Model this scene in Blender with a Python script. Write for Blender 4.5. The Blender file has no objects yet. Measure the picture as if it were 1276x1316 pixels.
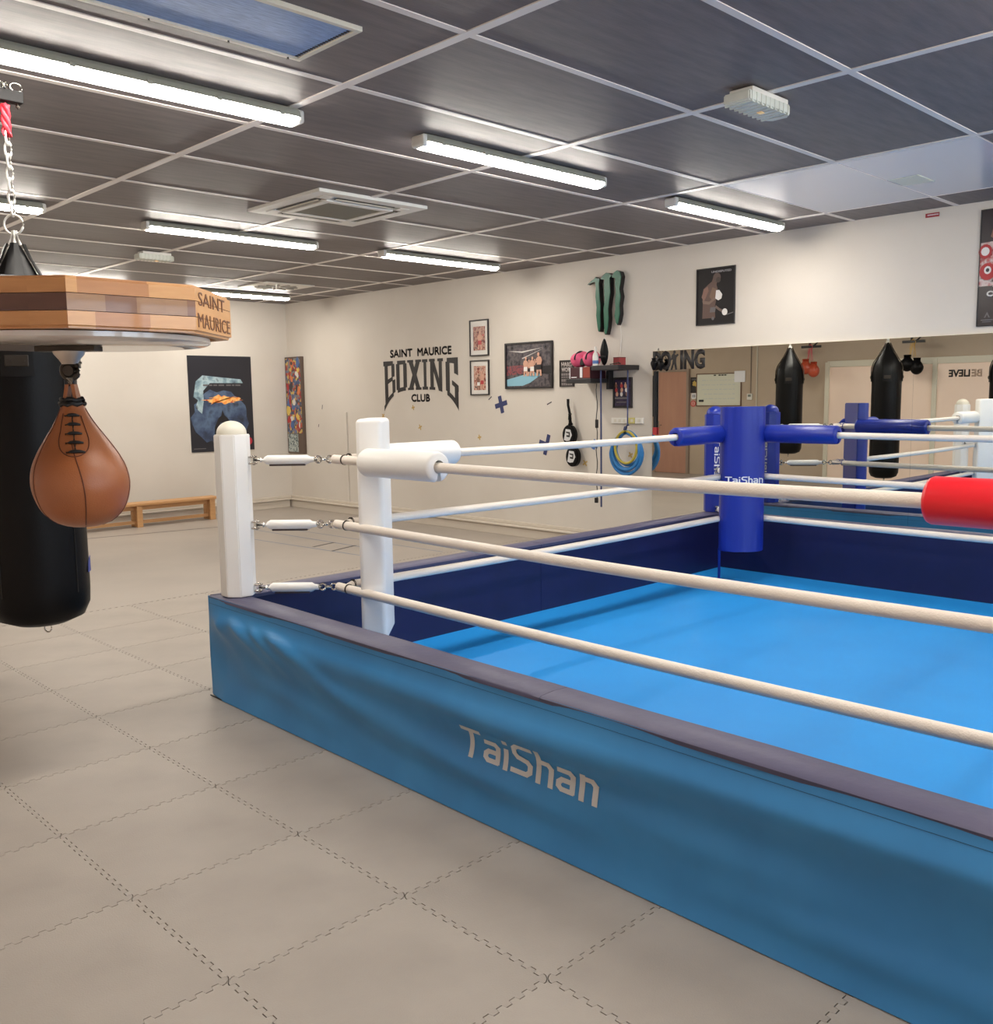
import bpy, bmesh, math, random
from mathutils import Vector, Matrix
random.seed(7)
SC = bpy.context.scene
COL = SC.collection
V = Vector
PI = math.pi

# ------------------------------------------------------------------ camera
cam_d = bpy.data.cameras.new('camera'); cam = bpy.data.objects.new('camera', cam_d); COL.objects.link(cam)
cam_d.sensor_fit = 'HORIZONTAL'; cam_d.sensor_width = 36.0
cam_d.lens = 36.0 * 1210.8 / 1276.0
cam_d.clip_start = 0.05; cam_d.clip_end = 100
R_ = V((0.71380146, -0.70021436, -0.01368689)); U_ = V((0.09443056, 0.07686163, 0.9925599)); F_ = V((0.6939527, 0.70978316, -0.12098558))
cm = Matrix((R_, U_, -F_)).transposed().to_4x4(); cm.translation = V((0, 0, 1.5))
cam.matrix_world = cm
SC.camera = cam

# ------------------------------------------------------------------ world and exposure
w = bpy.data.worlds.new('world'); SC.world = w; w.use_nodes = True
nt = w.node_tree; nt.nodes.clear()
wo = nt.nodes.new('ShaderNodeOutputWorld'); bg = nt.nodes.new('ShaderNodeBackground')
bg.inputs[0].default_value = (0.72, 0.84, 1.0, 1); bg.inputs[1].default_value = 9.5
nt.links.new(bg.outputs[0], wo.inputs[0])
vs = SC.view_settings
SC.display_settings.display_device = 'sRGB'
vs.view_transform = 'Standard'; vs.look = 'None'; vs.gamma = 1.0; vs.use_curve_mapping = False
vs.exposure = 0.0
TUBE = 62.0          # emission of the ceiling light lenses

# ------------------------------------------------------------------ helpers
def lin(c):
    c = c / 255.0
    return c / 12.92 if c <= 0.04045 else ((c + 0.055) / 1.055) ** 2.4
def L3(rgb): return (lin(rgb[0]), lin(rgb[1]), lin(rgb[2]), 1)
MATS = {}
def mat(name, rgb, rough=0.5, metal=0.0, noise=None, bump=None, spec=0.5, emit=0, trans=0, coat=0, stretch=(1, 1, 1)):
    if name in MATS: return MATS[name]
    m = bpy.data.materials.new(name); m.use_nodes = True
    nt = m.node_tree; b = nt.nodes['Principled BSDF']
    b.inputs['Base Color'].default_value = L3(rgb); b.inputs['Roughness'].default_value = rough
    b.inputs['Metallic'].default_value = metal; b.inputs['Specular IOR Level'].default_value = spec
    b.inputs['Transmission Weight'].default_value = trans; b.inputs['Coat Weight'].default_value = coat
    if emit:
        b.inputs['Emission Color'].default_value = L3(rgb); b.inputs['Emission Strength'].default_value = emit
    if noise or bump:
        tc = nt.nodes.new('ShaderNodeTexCoord'); mp = nt.nodes.new('ShaderNodeMapping')
        mp.inputs['Scale'].default_value = stretch
        nt.links.new(tc.outputs['Object'], mp.inputs[0])
    if noise:
        sc_, rgb2, lo, hi = noise
        n = nt.nodes.new('ShaderNodeTexNoise'); n.inputs['Scale'].default_value = sc_; n.inputs['Detail'].default_value = 5
        cr = nt.nodes.new('ShaderNodeValToRGB')
        cr.color_ramp.elements[0].position = lo; cr.color_ramp.elements[0].color = L3(rgb)
        cr.color_ramp.elements[1].position = hi; cr.color_ramp.elements[1].color = L3(rgb2)
        nt.links.new(mp.outputs[0], n.inputs['Vector']); nt.links.new(n.outputs['Fac'], cr.inputs[0])
        nt.links.new(cr.outputs[0], b.inputs['Base Color'])
    if bump:
        sc_, st = bump
        n = nt.nodes.new('ShaderNodeTexNoise'); n.inputs['Scale'].default_value = sc_; n.inputs['Detail'].default_value = 3
        bp = nt.nodes.new('ShaderNodeBump'); bp.inputs['Strength'].default_value = st; bp.inputs['Distance'].default_value = 0.01
        nt.links.new(mp.outputs[0], n.inputs['Vector']); nt.links.new(n.outputs['Fac'], bp.inputs['Height'])
        nt.links.new(bp.outputs[0], b.inputs['Normal'])
    MATS[name] = m
    return m

def blotch_mat(name, cols, scale, rough=0.35, detail=3, kind='noise'):
    """printed picture: several colours driven by noise or cells"""
    if name in MATS: return MATS[name]
    m = bpy.data.materials.new(name); m.use_nodes = True
    nt = m.node_tree; b = nt.nodes['Principled BSDF']; b.inputs['Roughness'].default_value = rough
    tc = nt.nodes.new('ShaderNodeTexCoord')
    if kind == 'noise':
        n = nt.nodes.new('ShaderNodeTexNoise'); n.inputs['Detail'].default_value = detail; out = n.outputs['Fac']
    else:
        n = nt.nodes.new('ShaderNodeTexVoronoi'); out = n.outputs['Color']
    n.inputs['Scale'].default_value = scale
    nt.links.new(tc.outputs['Object'], n.inputs['Vector'])
    cr = nt.nodes.new('ShaderNodeValToRGB'); cr.color_ramp.interpolation = 'LINEAR' if kind == 'noise' else 'CONSTANT'
    el = cr.color_ramp.elements
    N = len(cols)
    for i, c in enumerate(cols):
        pos = (0.3 + 0.4 * i / (N - 1)) if kind == 'noise' else i / N
        e = el[i] if i < 2 else el.new(pos)
        e.position = pos; e.color = L3(c)
    if kind != 'noise':
        sp = nt.nodes.new('ShaderNodeSeparateColor'); nt.links.new(out, sp.inputs[0]); out = sp.outputs[0]
    nt.links.new(out, cr.inputs[0]); nt.links.new(cr.outputs[0], b.inputs['Base Color'])
    MATS[name] = m
    return m

def BM(): return bmesh.new()
def base_of(parent):
    return parent['_m'] if False else None
ROOTS = {}
def obj(name, bm, mats, parent=None, smooth=False, auto=None):
    """link a bmesh built in world coordinates as one mesh object"""
    me = bpy.data.meshes.new(name)
    bmesh.ops.recalc_face_normals(bm, faces=bm.faces[:]) if not getattr(bm, 'keep', False) else None
    bm.to_mesh(me); bm.free()
    if not isinstance(mats, (list, tuple)): mats = [mats]
    for m in mats: me.materials.append(m)
    if smooth:
        for p in me.polygons: p.use_smooth = True
        if auto is not None:
            try: me.set_sharp_from_angle(angle=math.radians(auto))
            except Exception: pass
    o = bpy.data.objects.new(name, me); COL.objects.link(o)
    # origin at the middle of the mesh base
    if len(me.vertices):
        xs = [v.co.x for v in me.vertices]; ys = [v.co.y for v in me.vertices]; zs = [v.co.z for v in me.vertices]
        c = V(((min(xs) + max(xs)) / 2, (min(ys) + max(ys)) / 2, min(zs)))
    else: c = V()
    me.transform(Matrix.Translation(-c))
    wm = Matrix.Translation(c)
    ROOTS[o.name] = wm
    if parent is not None:
        o.parent = parent
        o.matrix_parent_inverse = Matrix.Identity(4)
        o.matrix_local = ROOTS[parent.name].inverted() @ wm
    else:
        o.location = c
    return o
def thing(name, label, cat, loc=(0, 0, 0), group=None):
    o = bpy.data.objects.new(name, None); COL.objects.link(o); o.location = loc
    o.empty_display_size = 0.1
    ROOTS[o.name] = Matrix.Translation(V(loc))
    o['label'] = label; o['category'] = cat
    if group: o['group'] = group
    return o
def tag(o, label, cat=None, group=None):
    o['label'] = label
    if cat: o['category'] = cat
    if group: o['group'] = group
    return o
def struct_root(name, loc=(0, 0, 0)):
    o = bpy.data.objects.new(name, None); COL.objects.link(o); o.location = loc; o['kind'] = 'structure'
    ROOTS[o.name] = Matrix.Translation(V(loc)); return o
def struct(o): o['kind'] = 'structure'; return o
def copy_tree(o, off, parent=None):
    c = o.copy(); COL.objects.link(c)
    if parent is None: c.location = V(o.location) + V(off); ROOTS[c.name] = Matrix.Translation(c.location)
    else: c.parent = parent
    for ch in list(o.children): copy_tree(ch, off, c)
    return c

def box(bm, x0, x1, y0, y1, z0, z1, bev=0, mi=0, seg=2):
    g = bmesh.ops.create_cube(bm, size=1)
    vsx = g['verts']
    for v in vsx:
        v.co = V((x0 + (v.co.x + .5) * (x1 - x0), y0 + (v.co.y + .5) * (y1 - y0), z0 + (v.co.z + .5) * (z1 - z0)))
    fs = set(f for v in vsx for f in v.link_faces)
    for f in fs: f.material_index = mi
    if bev:
        es = list(set(e for v in vsx for e in v.link_edges))
        r = bmesh.ops.bevel(bm, geom=es, offset=bev, segments=seg, affect='EDGES', profile=.5)
        for f in r['faces']: f.material_index = mi
        return r['verts']
    return vsx
def obox(bm, c, ax, ay, az, hx, hy, hz, bev=0, mi=0, seg=2):
    """oriented box: centre, three unit axes, half sizes"""
    n0 = len(bm.verts)
    tmp = bmesh.new(); box(tmp, -hx, hx, -hy, hy, -hz, hz, bev, mi, seg)
    m = Matrix((V(ax), V(ay), V(az))).transposed().to_4x4(); m.translation = V(c)
    bmesh.ops.transform(tmp, matrix=m, verts=tmp.verts[:])
    merge(bm, tmp)
def merge(bm, tmp):
    me = bpy.data.meshes.new('t'); tmp.to_mesh(me); tmp.free(); bm.from_mesh(me); bpy.data.meshes.remove(me)
def frame_of(d):
    d = V(d).normalized(); a = V((0, 0, 1)) if abs(d.z) < .9 else V((1, 0, 0))
    s = d.cross(a).normalized(); t = s.cross(d).normalized(); return s, t
def tube(bm, pts, r, n=10, closed=False, cap=True, mi=0):
    pts = [V(p) for p in pts]; N = len(pts); rs = r if isinstance(r, (list, tuple)) else [r] * N
    rings = []; ps = None
    for i in range(N):
        if closed: d = pts[(i + 1) % N] - pts[i - 1]
        else: d = pts[min(i + 1, N - 1)] - pts[max(i - 1, 0)]
        d.normalize()
        if ps is None: s, t = frame_of(d)
        else:
            s = (ps - d * ps.dot(d)).normalized(); t = d.cross(s)
        ps = s
        rings.append([bm.verts.new(pts[i] + (s * math.cos(2 * PI * k / n) + t * math.sin(2 * PI * k / n)) * rs[i]) for k in range(n)])
    M = N if closed else N - 1
    for i in range(M):
        a, b = rings[i], rings[(i + 1) % N]
        for k in range(n):
            f = bm.faces.new((a[k], a[(k + 1) % n], b[(k + 1) % n], b[k])); f.material_index = mi
    if cap and not closed:
        for rg in (rings[0], rings[-1]):
            f = bm.faces.new(rg); f.material_index = mi
def lathe(bm, prof, c, n=32, mi=0, axis=None):
    """prof: list of (r, z)"""
    rings = []
    for r, z in prof:
        if r < 1e-5: rings.append([bm.verts.new(V((c[0], c[1], c[2] + z)))])
        else: rings.append([bm.verts.new(V((c[0] + r * math.cos(2 * PI * k / n), c[1] + r * math.sin(2 * PI * k / n), c[2] + z))) for k in range(n)])
    for a, b in zip(rings, rings[1:]):
        for k in range(n):
            k2 = (k + 1) % n
            if len(a) == 1 and len(b) == 1: continue
            if len(a) == 1: f = bm.faces.new((a[0], b[k], b[k2]))
            elif len(b) == 1: f = bm.faces.new((a[k], a[k2], b[0]))
            else: f = bm.faces.new((a[k], a[k2], b[k2], b[k]))
            f.material_index = mi
def prism(bm, poly, z0, z1, mi=0, bev=0):
    """poly list of (x,y) extruded in z"""
    a = [bm.verts.new((x, y, z0)) for x, y in poly]; b = [bm.verts.new((x, y, z1)) for x, y in poly]
    n = len(poly); fs = [bm.faces.new(a[::-1]), bm.faces.new(b)]
    for i in range(n): fs.append(bm.faces.new((a[i], a[(i + 1) % n], b[(i + 1) % n], b[i])))
    for f in fs: f.material_index = mi
    if bev:
        es = list(set(e for f in fs for e in f.edges))
        bmesh.ops.bevel(bm, geom=es, offset=bev, segments=2, affect='EDGES')
class Fr:
    """a drawing frame on a surface: origin, right, up -> normal towards the viewer"""
    def __init__(s, o, x, y): s.o = V(o); s.x = V(x).normalized(); s.y = V(y).normalized(); s.n = s.x.cross(s.y)
    def p(s, x, y, z=0): return s.o + s.x * x + s.y * y + s.n * z
    def box(s, bm, x0, x1, y0, y1, z0, z1, bev=0, mi=0, seg=2):
        obox(bm, s.p((x0 + x1) / 2, (y0 + y1) / 2, (z0 + z1) / 2), s.x, s.y, s.n, abs(x1 - x0) / 2, abs(y1 - y0) / 2, abs(z1 - z0) / 2, bev, mi, seg)
    def poly(s, bm, pts, z0, z1, mi=0):
        a = [bm.verts.new(s.p(x, y, z0)) for x, y in pts]; b = [bm.verts.new(s.p(x, y, z1)) for x, y in pts]
        n = len(pts); fs = [bm.faces.new(a), bm.faces.new(b)]
        for i in range(n): fs.append(bm.faces.new((a[i], a[(i + 1) % n], b[(i + 1) % n], b[i])))
        for f in fs: f.material_index = mi
def wallR(y_left, z, x=7.26): return Fr((x, y_left, z), (0, -1, 0), (0, 0, 1))
def wallB(x_left, z, y=11.57): return Fr((x_left, y, z), (1, 0, 0), (0, 0, 1))
def wallL(y_left, z, x=-0.7): return Fr((x, y_left, z), (0, 1, 0), (0, 0, 1))
def ell(cx, cy, rx, ry, n=20, a0=0): return [(cx + rx * math.cos(2 * PI * i / n + a0), cy + ry * math.sin(2 * PI * i / n + a0)) for i in range(n)]
def text(name, body, fr, width, mt, parent=None, height=None, bold=0.03, thick=0.001, z=0.0, fat=0):
    cu = bpy.data.curves.new('t', 'FONT'); cu.body = body; cu.size = 1; cu.offset = bold; cu.resolution_u = 3
    to = bpy.data.objects.new('t', cu); COL.objects.link(to)
    dg = bpy.context.evaluated_depsgraph_get(); me = bpy.data.meshes.new_from_object(to.evaluated_get(dg))
    bpy.data.objects.remove(to); bpy.data.curves.remove(cu)
    bm = bmesh.new(); bm.from_mesh(me); bpy.data.meshes.remove(me)
    xs = [v.co.x for v in bm.verts]; ys = [v.co.y for v in bm.verts]
    x0, x1, y0, y1 = min(xs), max(xs), min(ys), max(ys)
    kx = width / (x1 - x0); ky = (height / (y1 - y0)) if height else kx
    if fat:       # heavier strokes: overlapping shifted copies of the same letters
        base = bm.faces[:]
        for dx, dy in ((1, 0), (.5, .7), (.5, -.7)):
            r = bmesh.ops.duplicate(bm, geom=base)
            for v in r['geom']:
                if isinstance(v, bmesh.types.BMVert): v.co.x += dx * fat / kx; v.co.y += dy * fat / ky
    g = bmesh.ops.extrude_face_region(bm, geom=bm.faces[:])
    top = set(v for v in g['geom'] if isinstance(v, bmesh.types.BMVert))
    for v in bm.verts:
        x = (v.co.x - x0) * kx; y = (v.co.y - y0) * ky
        v.co = fr.p(x, y, z + (thick if v in top else 0))
    return obj(name, bm, mt, parent)
GL = {  # stroke letters of the rounded technical wordmark
 'T': (.62, [[(0, .92), (.62, .92)], [(.31, .92), (.31, 0)]]),
 'a': (.52, [[(.03, .66), (.36, .66), (.46, .56), (.46, .08), (.14, .08), (.05, .16), (.05, .28), (.14, .37), (.46, .37)]]),
 'i': (.16, [[(.08, 0), (.08, .62)], [(.08, .86), (.08, .92)]]),
 'S': (.64, [[(.64, .94), (.2, .94), (.08, .83), (.08, .64), (.18, .54), (.48, .48), (.58, .38), (.58, .18), (.48, .08), (0, .08)]]),
 'h': (.52, [[(.08, 1), (.08, 0)], [(.08, .66), (.36, .66), (.46, .54), (.46, 0)]]),
 'n': (.52, [[(.08, .74), (.08, 0)], [(.08, .66), (.36, .66), (.46, .54), (.46, 0)]]),
}
def wordmark(name, fn, width, height, mt, parent, sw=.155, word='TaiShan'):
    """fn(x, y, lift) gives the surface point"""
    tot = sum(GL[c][0] for c in word) + .13 * (len(word) - 1); kx = width / tot
    bm = BM(); cx = 0
    hw = sw / 2
    for c in word:
        wd, st = GL[c]
        for pl in st:
            for (xa, ya), (xb, yb) in zip(pl, pl[1:]):
                d = V((xb - xa, yb - ya)); Ln = d.length or 1e-6; d /= Ln; nrm = V((-d.y, d.x))
                n = max(1, int(Ln / .12))
                e = hw * .55
                prev = None
                for i in range(n + 1):
                    t = -e + (Ln + 2 * e) * i / n
                    q = V((xa, ya)) + d * t
                    row = [bm.verts.new(fn((cx + (q + nrm * s * hw).x) * kx, (q + nrm * s * hw).y * height, .0012)) for s in (-1, 1)]
                    if prev: bm.faces.new((prev[0], prev[1], row[1], row[0]))
                    prev = row
        cx += wd + .13
    return obj(name, bm, mt, parent)

# ------------------------------------------------------------------ materials
m_wall = mat('white_paint', (210, 203, 193), .8, noise=(1.3, (204, 196, 185), .35, .7), bump=(60, .05))
m_taupe = mat('taupe_paint', (188, 170, 150), .7, noise=(1.5, (180, 162, 142), .35, .7))
m_mat = mat('grey_foam_mat', (170, 160, 149), .42, noise=(2.6, (158, 148, 138), .35, .68), bump=(220, .12), spec=.4)
m_floor = mat('grey_sports_floor', (170, 160, 150), .42, noise=(1.2, (160, 151, 142), .35, .7), bump=(200, .08), spec=.4)
m_under = mat('dark_subfloor', (60, 54, 50), .9)
m_tile = mat('dark_ceiling_tile', (120, 111, 110), .52, noise=(7, (102, 95, 96), .3, .7), bump=(40, .12), spec=.36, stretch=(.5, 3.5, 1))
m_grid = mat('white_ceiling_bar', (226, 218, 212), .4, spec=.5)
m_gloss = mat('white_gloss_tile', (205, 207, 214), .18, spec=.6)
m_white = mat('white_plastic', (225, 222, 214), .4)
m_offw = mat('off_white_plastic', (214, 208, 192), .45)
m_black = mat('black_plastic', (26, 24, 26), .4)
m_lens = mat('lit_lens', (255, 248, 237), .4, emit=TUBE)
m_house = mat('grey_housing', (166, 166, 152), .45)
m_metal = mat('steel', (190, 188, 184), .25, 1.0)
m_dmetal = mat('dark_steel', (70, 64, 58), .45, .8)
m_zinc = mat('zinc_chain', (232, 230, 224), .45, .5)
m_arm = mat('matte_black_steel', (26, 25, 26), .7, spec=.25)
m_bmetal = mat('black_painted_steel', (38, 36, 38), .45)
m_skirt = mat('blue_vinyl', (60, 140, 200), .40, noise=(3, (54, 130, 190), .35, .65), bump=(900, .08), spec=.45)
m_canvas = mat('bright_blue_canvas', (30, 144, 222), .5, noise=(2, (26, 137, 215), .3, .7), bump=(500, .05), spec=.35)
m_navy = mat('navy_vinyl', (27, 30, 78), .42, noise=(4, (24, 26, 68), .3, .7), spec=.4)
m_ledge = mat('navy_purple_vinyl', (84, 80, 106), .5, noise=(6, (76, 73, 100), .3, .7), bump=(30, .15))
m_wpost = mat('white_vinyl', (240, 237, 232), .4, bump=(700, .04))
m_bpost = mat('royal_blue_vinyl', (24, 46, 150), .33, bump=(700, .04), spec=.5)
m_red = mat('red_vinyl', (228, 30, 42), .36, spec=.5)
m_rope = mat('rope_cover', (236, 225, 212), .5, bump=(160, .25))
m_wood = mat('light_wood', (222, 166, 106), .4, noise=(9, (206, 148, 90), .3, .7), stretch=(1, 1, 6), coat=.3)
m_wood2 = mat('mid_wood', (196, 136, 82), .4, noise=(9, (180, 120, 70), .3, .7), stretch=(1, 1, 6), coat=.3)
m_wood3 = mat('walnut_wood', (138, 92, 58), .4, noise=(9, (118, 76, 48), .3, .7), stretch=(1, 1, 6), coat=.3)
m_wood4 = mat('grey_walnut_wood', (166, 122, 80), .4, noise=(9, (146, 104, 68), .3, .7), stretch=(1, 1, 6), coat=.3)
m_wdark = mat('dark_walnut_wood', (94, 56, 42), .4, noise=(9, (80, 46, 34), .3, .7), stretch=(1, 1, 6), coat=.3)
m_bench = mat('bench_pine', (205, 158, 108), .5, noise=(5, (190, 142, 92), .3, .7), stretch=(.4, 1, 6))
m_leather = mat('tan_leather', (158, 94, 54), .36, noise=(6, (142, 80, 45), .3, .75), bump=(350, .1), spec=.45)
m_blk = mat('black_bag_leather', (13, 12, 13), .42, bump=(120, .06), spec=.16)
m_strap = mat('black_strap', (14, 13, 14), .42, spec=.3)
m_blk2 = mat('matte_black_webbing', (18, 17, 18), .6)
m_ink = mat('black_wall_vinyl', (34, 30, 30), .5)
m_print = mat('silver_print', (205, 205, 205), .45)
m_pwhite = mat('white_print', (232, 232, 236), .45)
m_pred = mat('dark_red_print', (120, 40, 60), .5)
m_mirror = mat('mirror_silver', (236, 238, 234), .0, 1.0)

# ------------------------------------------------------------------ the room
X0, X1, Y0, Y1, H = -0.7, 7.26, -4.2, 11.57, 2.824
# floor
fl = struct_root('floor', (3, 4, 0))
bm = BM(); box(bm, X0, X1, Y0, Y1, -.12, -.022); obj('subfloor', bm, m_under, fl)
bm = BM(); box(bm, X0, X1, 6.841, Y1, -.0215, 0); obj('sports_floor', bm, m_floor, fl)
MS = .5878; MX, MY = 1.0898 - 3 * MS, 5.0772
def tooth(u, T=12, a=.011):
    """square-wave outline points along an edge, u in 0..1 -> list of (t, off)"""
    return
def edge_pts():
    pts = []; T = 26
    for k in range(T):
        s = (.0075 if k % 2 == 0 else -.0075)
        t0, t1 = k / T, (k + 1) / T
        if k == 0: t0 = .02
        if k == T - 1: t1 = .98
        pts += [(t0 + .003, s), (t1 - .003, s)]
    return pts
EP = edge_pts()
def mat_mesh():
    bm = bmesh.new(); S = MS; g = .0016
    out = []
    out.append((g, g))
    for t, s in EP: out.append((t * S, s + g))                       # bottom edge
    out.append((S - g, g))
    for t, s in EP: out.append((S + s - g, t * S))
    out.append((S - g, S - g))
    for t, s in EP[::-1]: out.append((t * S, S + s - g))
    out.append((g, S - g))
    for t, s in EP[::-1]: out.append((s + g, t * S))
    a = [bm.verts.new((x, y, -.02)) for x, y in out]; b = [bm.verts.new((x, y, 0)) for x, y in out]
    # inner square to keep triangulation tidy
    q = [bm.verts.new((x, y, 0)) for x, y in ((.03, .03), (S - .03, .03), (S - .03, S - .03), (.03, S - .03))]
    n = len(out); m = n // 4
    for i in range(n): bm.faces.new((a[i], a[(i + 1) % n], b[(i + 1) % n], b[i]))
    for k in range(4):
        seg = [b[(k * m + i) % n] for i in range(m + 1)]
        bm.faces.new(seg + [q[(k + 1) % 4], q[k]])
    bm.faces.new(q)
    me = bpy.data.meshes.new('floor_mat'); bm.to_mesh(me); bm.free(); me.materials.append(m_mat); return me
mm = mat_mesh()
for i in range(-1, 14):
    for j in range(-3, 17):
        x = MX + i * MS; y = MY - (j - 2) * MS + 2 * MS - MS
        if x < X0 - .01 or x + MS > X1 + .01: continue
        if x > 2.3 and x + MS < 6.85 and y > -.2 and y + MS < 4.3: continue
        if y + MS > 6.86: continue
        o = bpy.data.objects.new('floor_mat', mm); COL.objects.link(o); o.parent = fl
        o.location = (x - 3, y - 4, 0)
bm = BM(); box(bm, X0, MX, -1.5, 6.84, -.02, 0); xx = MX + 13 * MS
while xx + MS > X1 + .01: xx -= MS
box(bm, xx + MS, X1, -1.5, 6.84, -.02, 0); box(bm, X0, X1, Y0, -1.5, -.02, 0)
yt = MY + 3 * MS
box(bm, MX, xx + MS, yt, 6.84, -.02, 0) if yt < 6.83 else None
obj('floor_edging', bm, m_mat, fl)
m_line = mat('floor_line_blue', (110, 124, 146), .5); m_lined = mat('floor_line_dark', (84, 78, 76), .5)
def fline(p, q, wd, m):
    bm = BM(); p = V((p[0], p[1], 0)); q = V((q[0], q[1], 0)); d = (q - p).normalized(); s = V((-d.y, d.x, 0)) * wd / 2
    vsx = [bm.verts.new(c + V((0, 0, .0008))) for c in (p - s, q - s, q + s, p + s)]; bm.faces.new(vsx)
    obj('floor_line', bm, m, fl)
fline((3.2, 10.74), (5.48, 10.33), .035, m_lined); fline((5.6, 9.9), (5.67, 7.3), .02, m_line); fline((5.2, 9.15), (5.35, 7.2), .02, m_line)
fline((5.33, 8.15), (5.66, 8.24), .04, m_lined); fline((5.3, 7.78), (5.68, 7.9), .04, m_lined); fline((5.9, 9.6), (6.0, 6.9), .018, m_line)

# walls
bm = BM(); box(bm, X1, X1 + .2, Y0 - .2, Y1 + .2, -.12, H + .1); struct(obj('wall_right', bm, m_wall))
bm = BM(); box(bm, X0 - .2, X1, Y1, Y1 + .2, -.12, H + .1); struct(obj('wall_back', bm, m_wall))
bm = BM(); box(bm, X0 - .2, X0, Y0 - .2, Y1, -.12, H + .1); struct(obj('wall_left', bm, m_taupe))
# wall behind the camera with three unseen windows, added to let in cool daylight
bm = BM(); added_wins = [(.1, 2.1), (2.7, 4.7), (5.3, 7.0)]
box(bm, X0, X1, Y0 - .2, Y0, -.12, 1.0); box(bm, X0, X1, Y0 - .2, Y0, 2.4, H + .1)
xs = [X0] + [c for w_ in added_wins for c in w_] + [X1]
for a, b in zip(xs[::2], xs[1::2]): box(bm, a, b, Y0 - .2, Y0, 1.0, 2.4)
struct(obj('wall_front', bm, m_wall))
m_pane = bpy.data.materials.new('window_glass'); m_pane.use_nodes = True
n_ = m_pane.node_tree; n_.nodes.clear(); o_ = n_.nodes.new('ShaderNodeOutputMaterial'); t_ = n_.nodes.new('ShaderNodeBsdfTransparent'); g_ = n_.nodes.new('ShaderNodeBsdfGlossy'); x_ = n_.nodes.new('ShaderNodeMixShader')
x_.inputs[0].default_value = .06; g_.inputs['Roughness'].default_value = .02; t_.inputs[0].default_value = (.93, .96, .97, 1)
n_.links.new(t_.outputs[0], x_.inputs[1]); n_.links.new(g_.outputs[0], x_.inputs[2]); n_.links.new(x_.outputs[0], o_.inputs[0])
for k, (a, b) in enumerate(added_wins):
    r = struct_root('window_%d' % (k + 2), ((a + b) / 2, Y0 - .1, 1.0))
    bm = BM()
    for (x0, x1, z0, z1) in ((a, b, 1.0, 1.06), (a, b, 2.34, 2.4), (a, a + .06, 1.06, 2.34), (b - .06, b, 1.06, 2.34), ((a + b) / 2 - .03, (a + b) / 2 + .03, 1.06, 2.34)):
        box(bm, x0, x1, Y0 - .13, Y0 - .07, z0, z1)
    obj('window_frame', bm, m_white, r)
    bm = BM(); box(bm, a + .05, b - .05, Y0 - .103, Y0 - .097, 1.05, 2.35); obj('window_pane', bm, m_pane, r)

# ceiling
ce = struct_root('ceiling', (3, 4, H))
bm = BM(); box(bm, X0 - .1, X1 + .1, Y0 - .1, Y1 + .1, H + .02, H + .1); obj('ceiling_deck', bm, m_under, ce)
gx = [2.480 + 1.44 * i for i in range(-2, 4)]; gy = [2.6526 + .7673 * j for j in range(-8, 12)]
xe = [X0] + gx + [X1]; ye = [Y0] + gy + [Y1]
for a, b in zip(xe, xe[1:]):
    for c, d in zip(ye, ye[1:]):
        wt = a > 5 and b < 7 and c > 1.8 and d < 3.5
        bm = BM(); g = .006 if not wt else .001
        box(bm, a + g, b - g, c + g, d - g, H - .003, H + .015)
        o = obj('ceiling_tile', bm, m_gloss if wt else m_tile, ce)
        if wt: o['label'] = 'white glossy ceiling tile'
for x in gx:
    bm = BM()
    if x > 6: box(bm, x - .022, x + .022, Y0, 1.885, H - .008, H + .01); box(bm, x - .022, x + .022, 3.42, Y1, H - .008, H + .01); box(bm, x - .004, x + .004, 1.885, 3.42, H - .005, H + .01)
    elif x > 5: box(bm, x - .022, x + .022, Y0, Y1, H - .008, H + .01)
    else: box(bm, x - .022, x + .022, Y0, Y1, H - .008, H + .01)
    obj('grid_bar', bm, m_grid, ce)
for y in gy:
    bm = BM(); box(bm, X0, 5.345, y - .017, y + .017, H - .007, H + .01)
    if not 1.8 < y < 3.5: box(bm, 5.345, X1, y - .017, y + .017, H - .007, H + .01)
    else: box(bm, 5.345, 6.8, y - .003, y + .003, H - .005, H + .01); box(bm, 6.8, X1, y - .017, y + .017, H - .007, H + .01)
    obj('cross_bar', bm, m_grid, ce)
bm = BM(); box(bm, 6.06, 6.3, 2.46, 2.64, H - .008, H - .002, .002); box(bm, 6.05, 6.31, 2.45, 2.458, H - .009, H - .002); tag(obj('access_hatch', bm, mat('cream_hatch', (214, 216, 200), .4), ce), 'small cream access hatch in the white tiles')

# plinths along the two far walls
m_pl = mat('plinth_paint', (206, 196, 182), .5)
bm = BM(); box(bm, X1 - .05, X1, 5.4, Y1, 0, .095, .004); box(bm, X1 - .075, X1, 5.4, Y1, .1, .125, .008); box(bm, X1 - .03, X1, 5.4, Y1, .125, .16, .006)
struct(obj('baseboard_right', bm, m_pl))
bm = BM(); box(bm, X0, X1 - .08, Y1 - .05, Y1, 0, .095, .004); box(bm, X0, X1 - .076, Y1 - .075, Y1, .1, .125, .008); box(bm, X0, X1 - .04, Y1 - .03, Y1, .125, .16, .006)
struct(obj('baseboard_back', bm, m_pl))
bm = BM(); box(bm, X1 - .022, X1, 10.18, 10.225, .16, 1.33, .003); struct(obj('trim_1', bm, m_wall))

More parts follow.
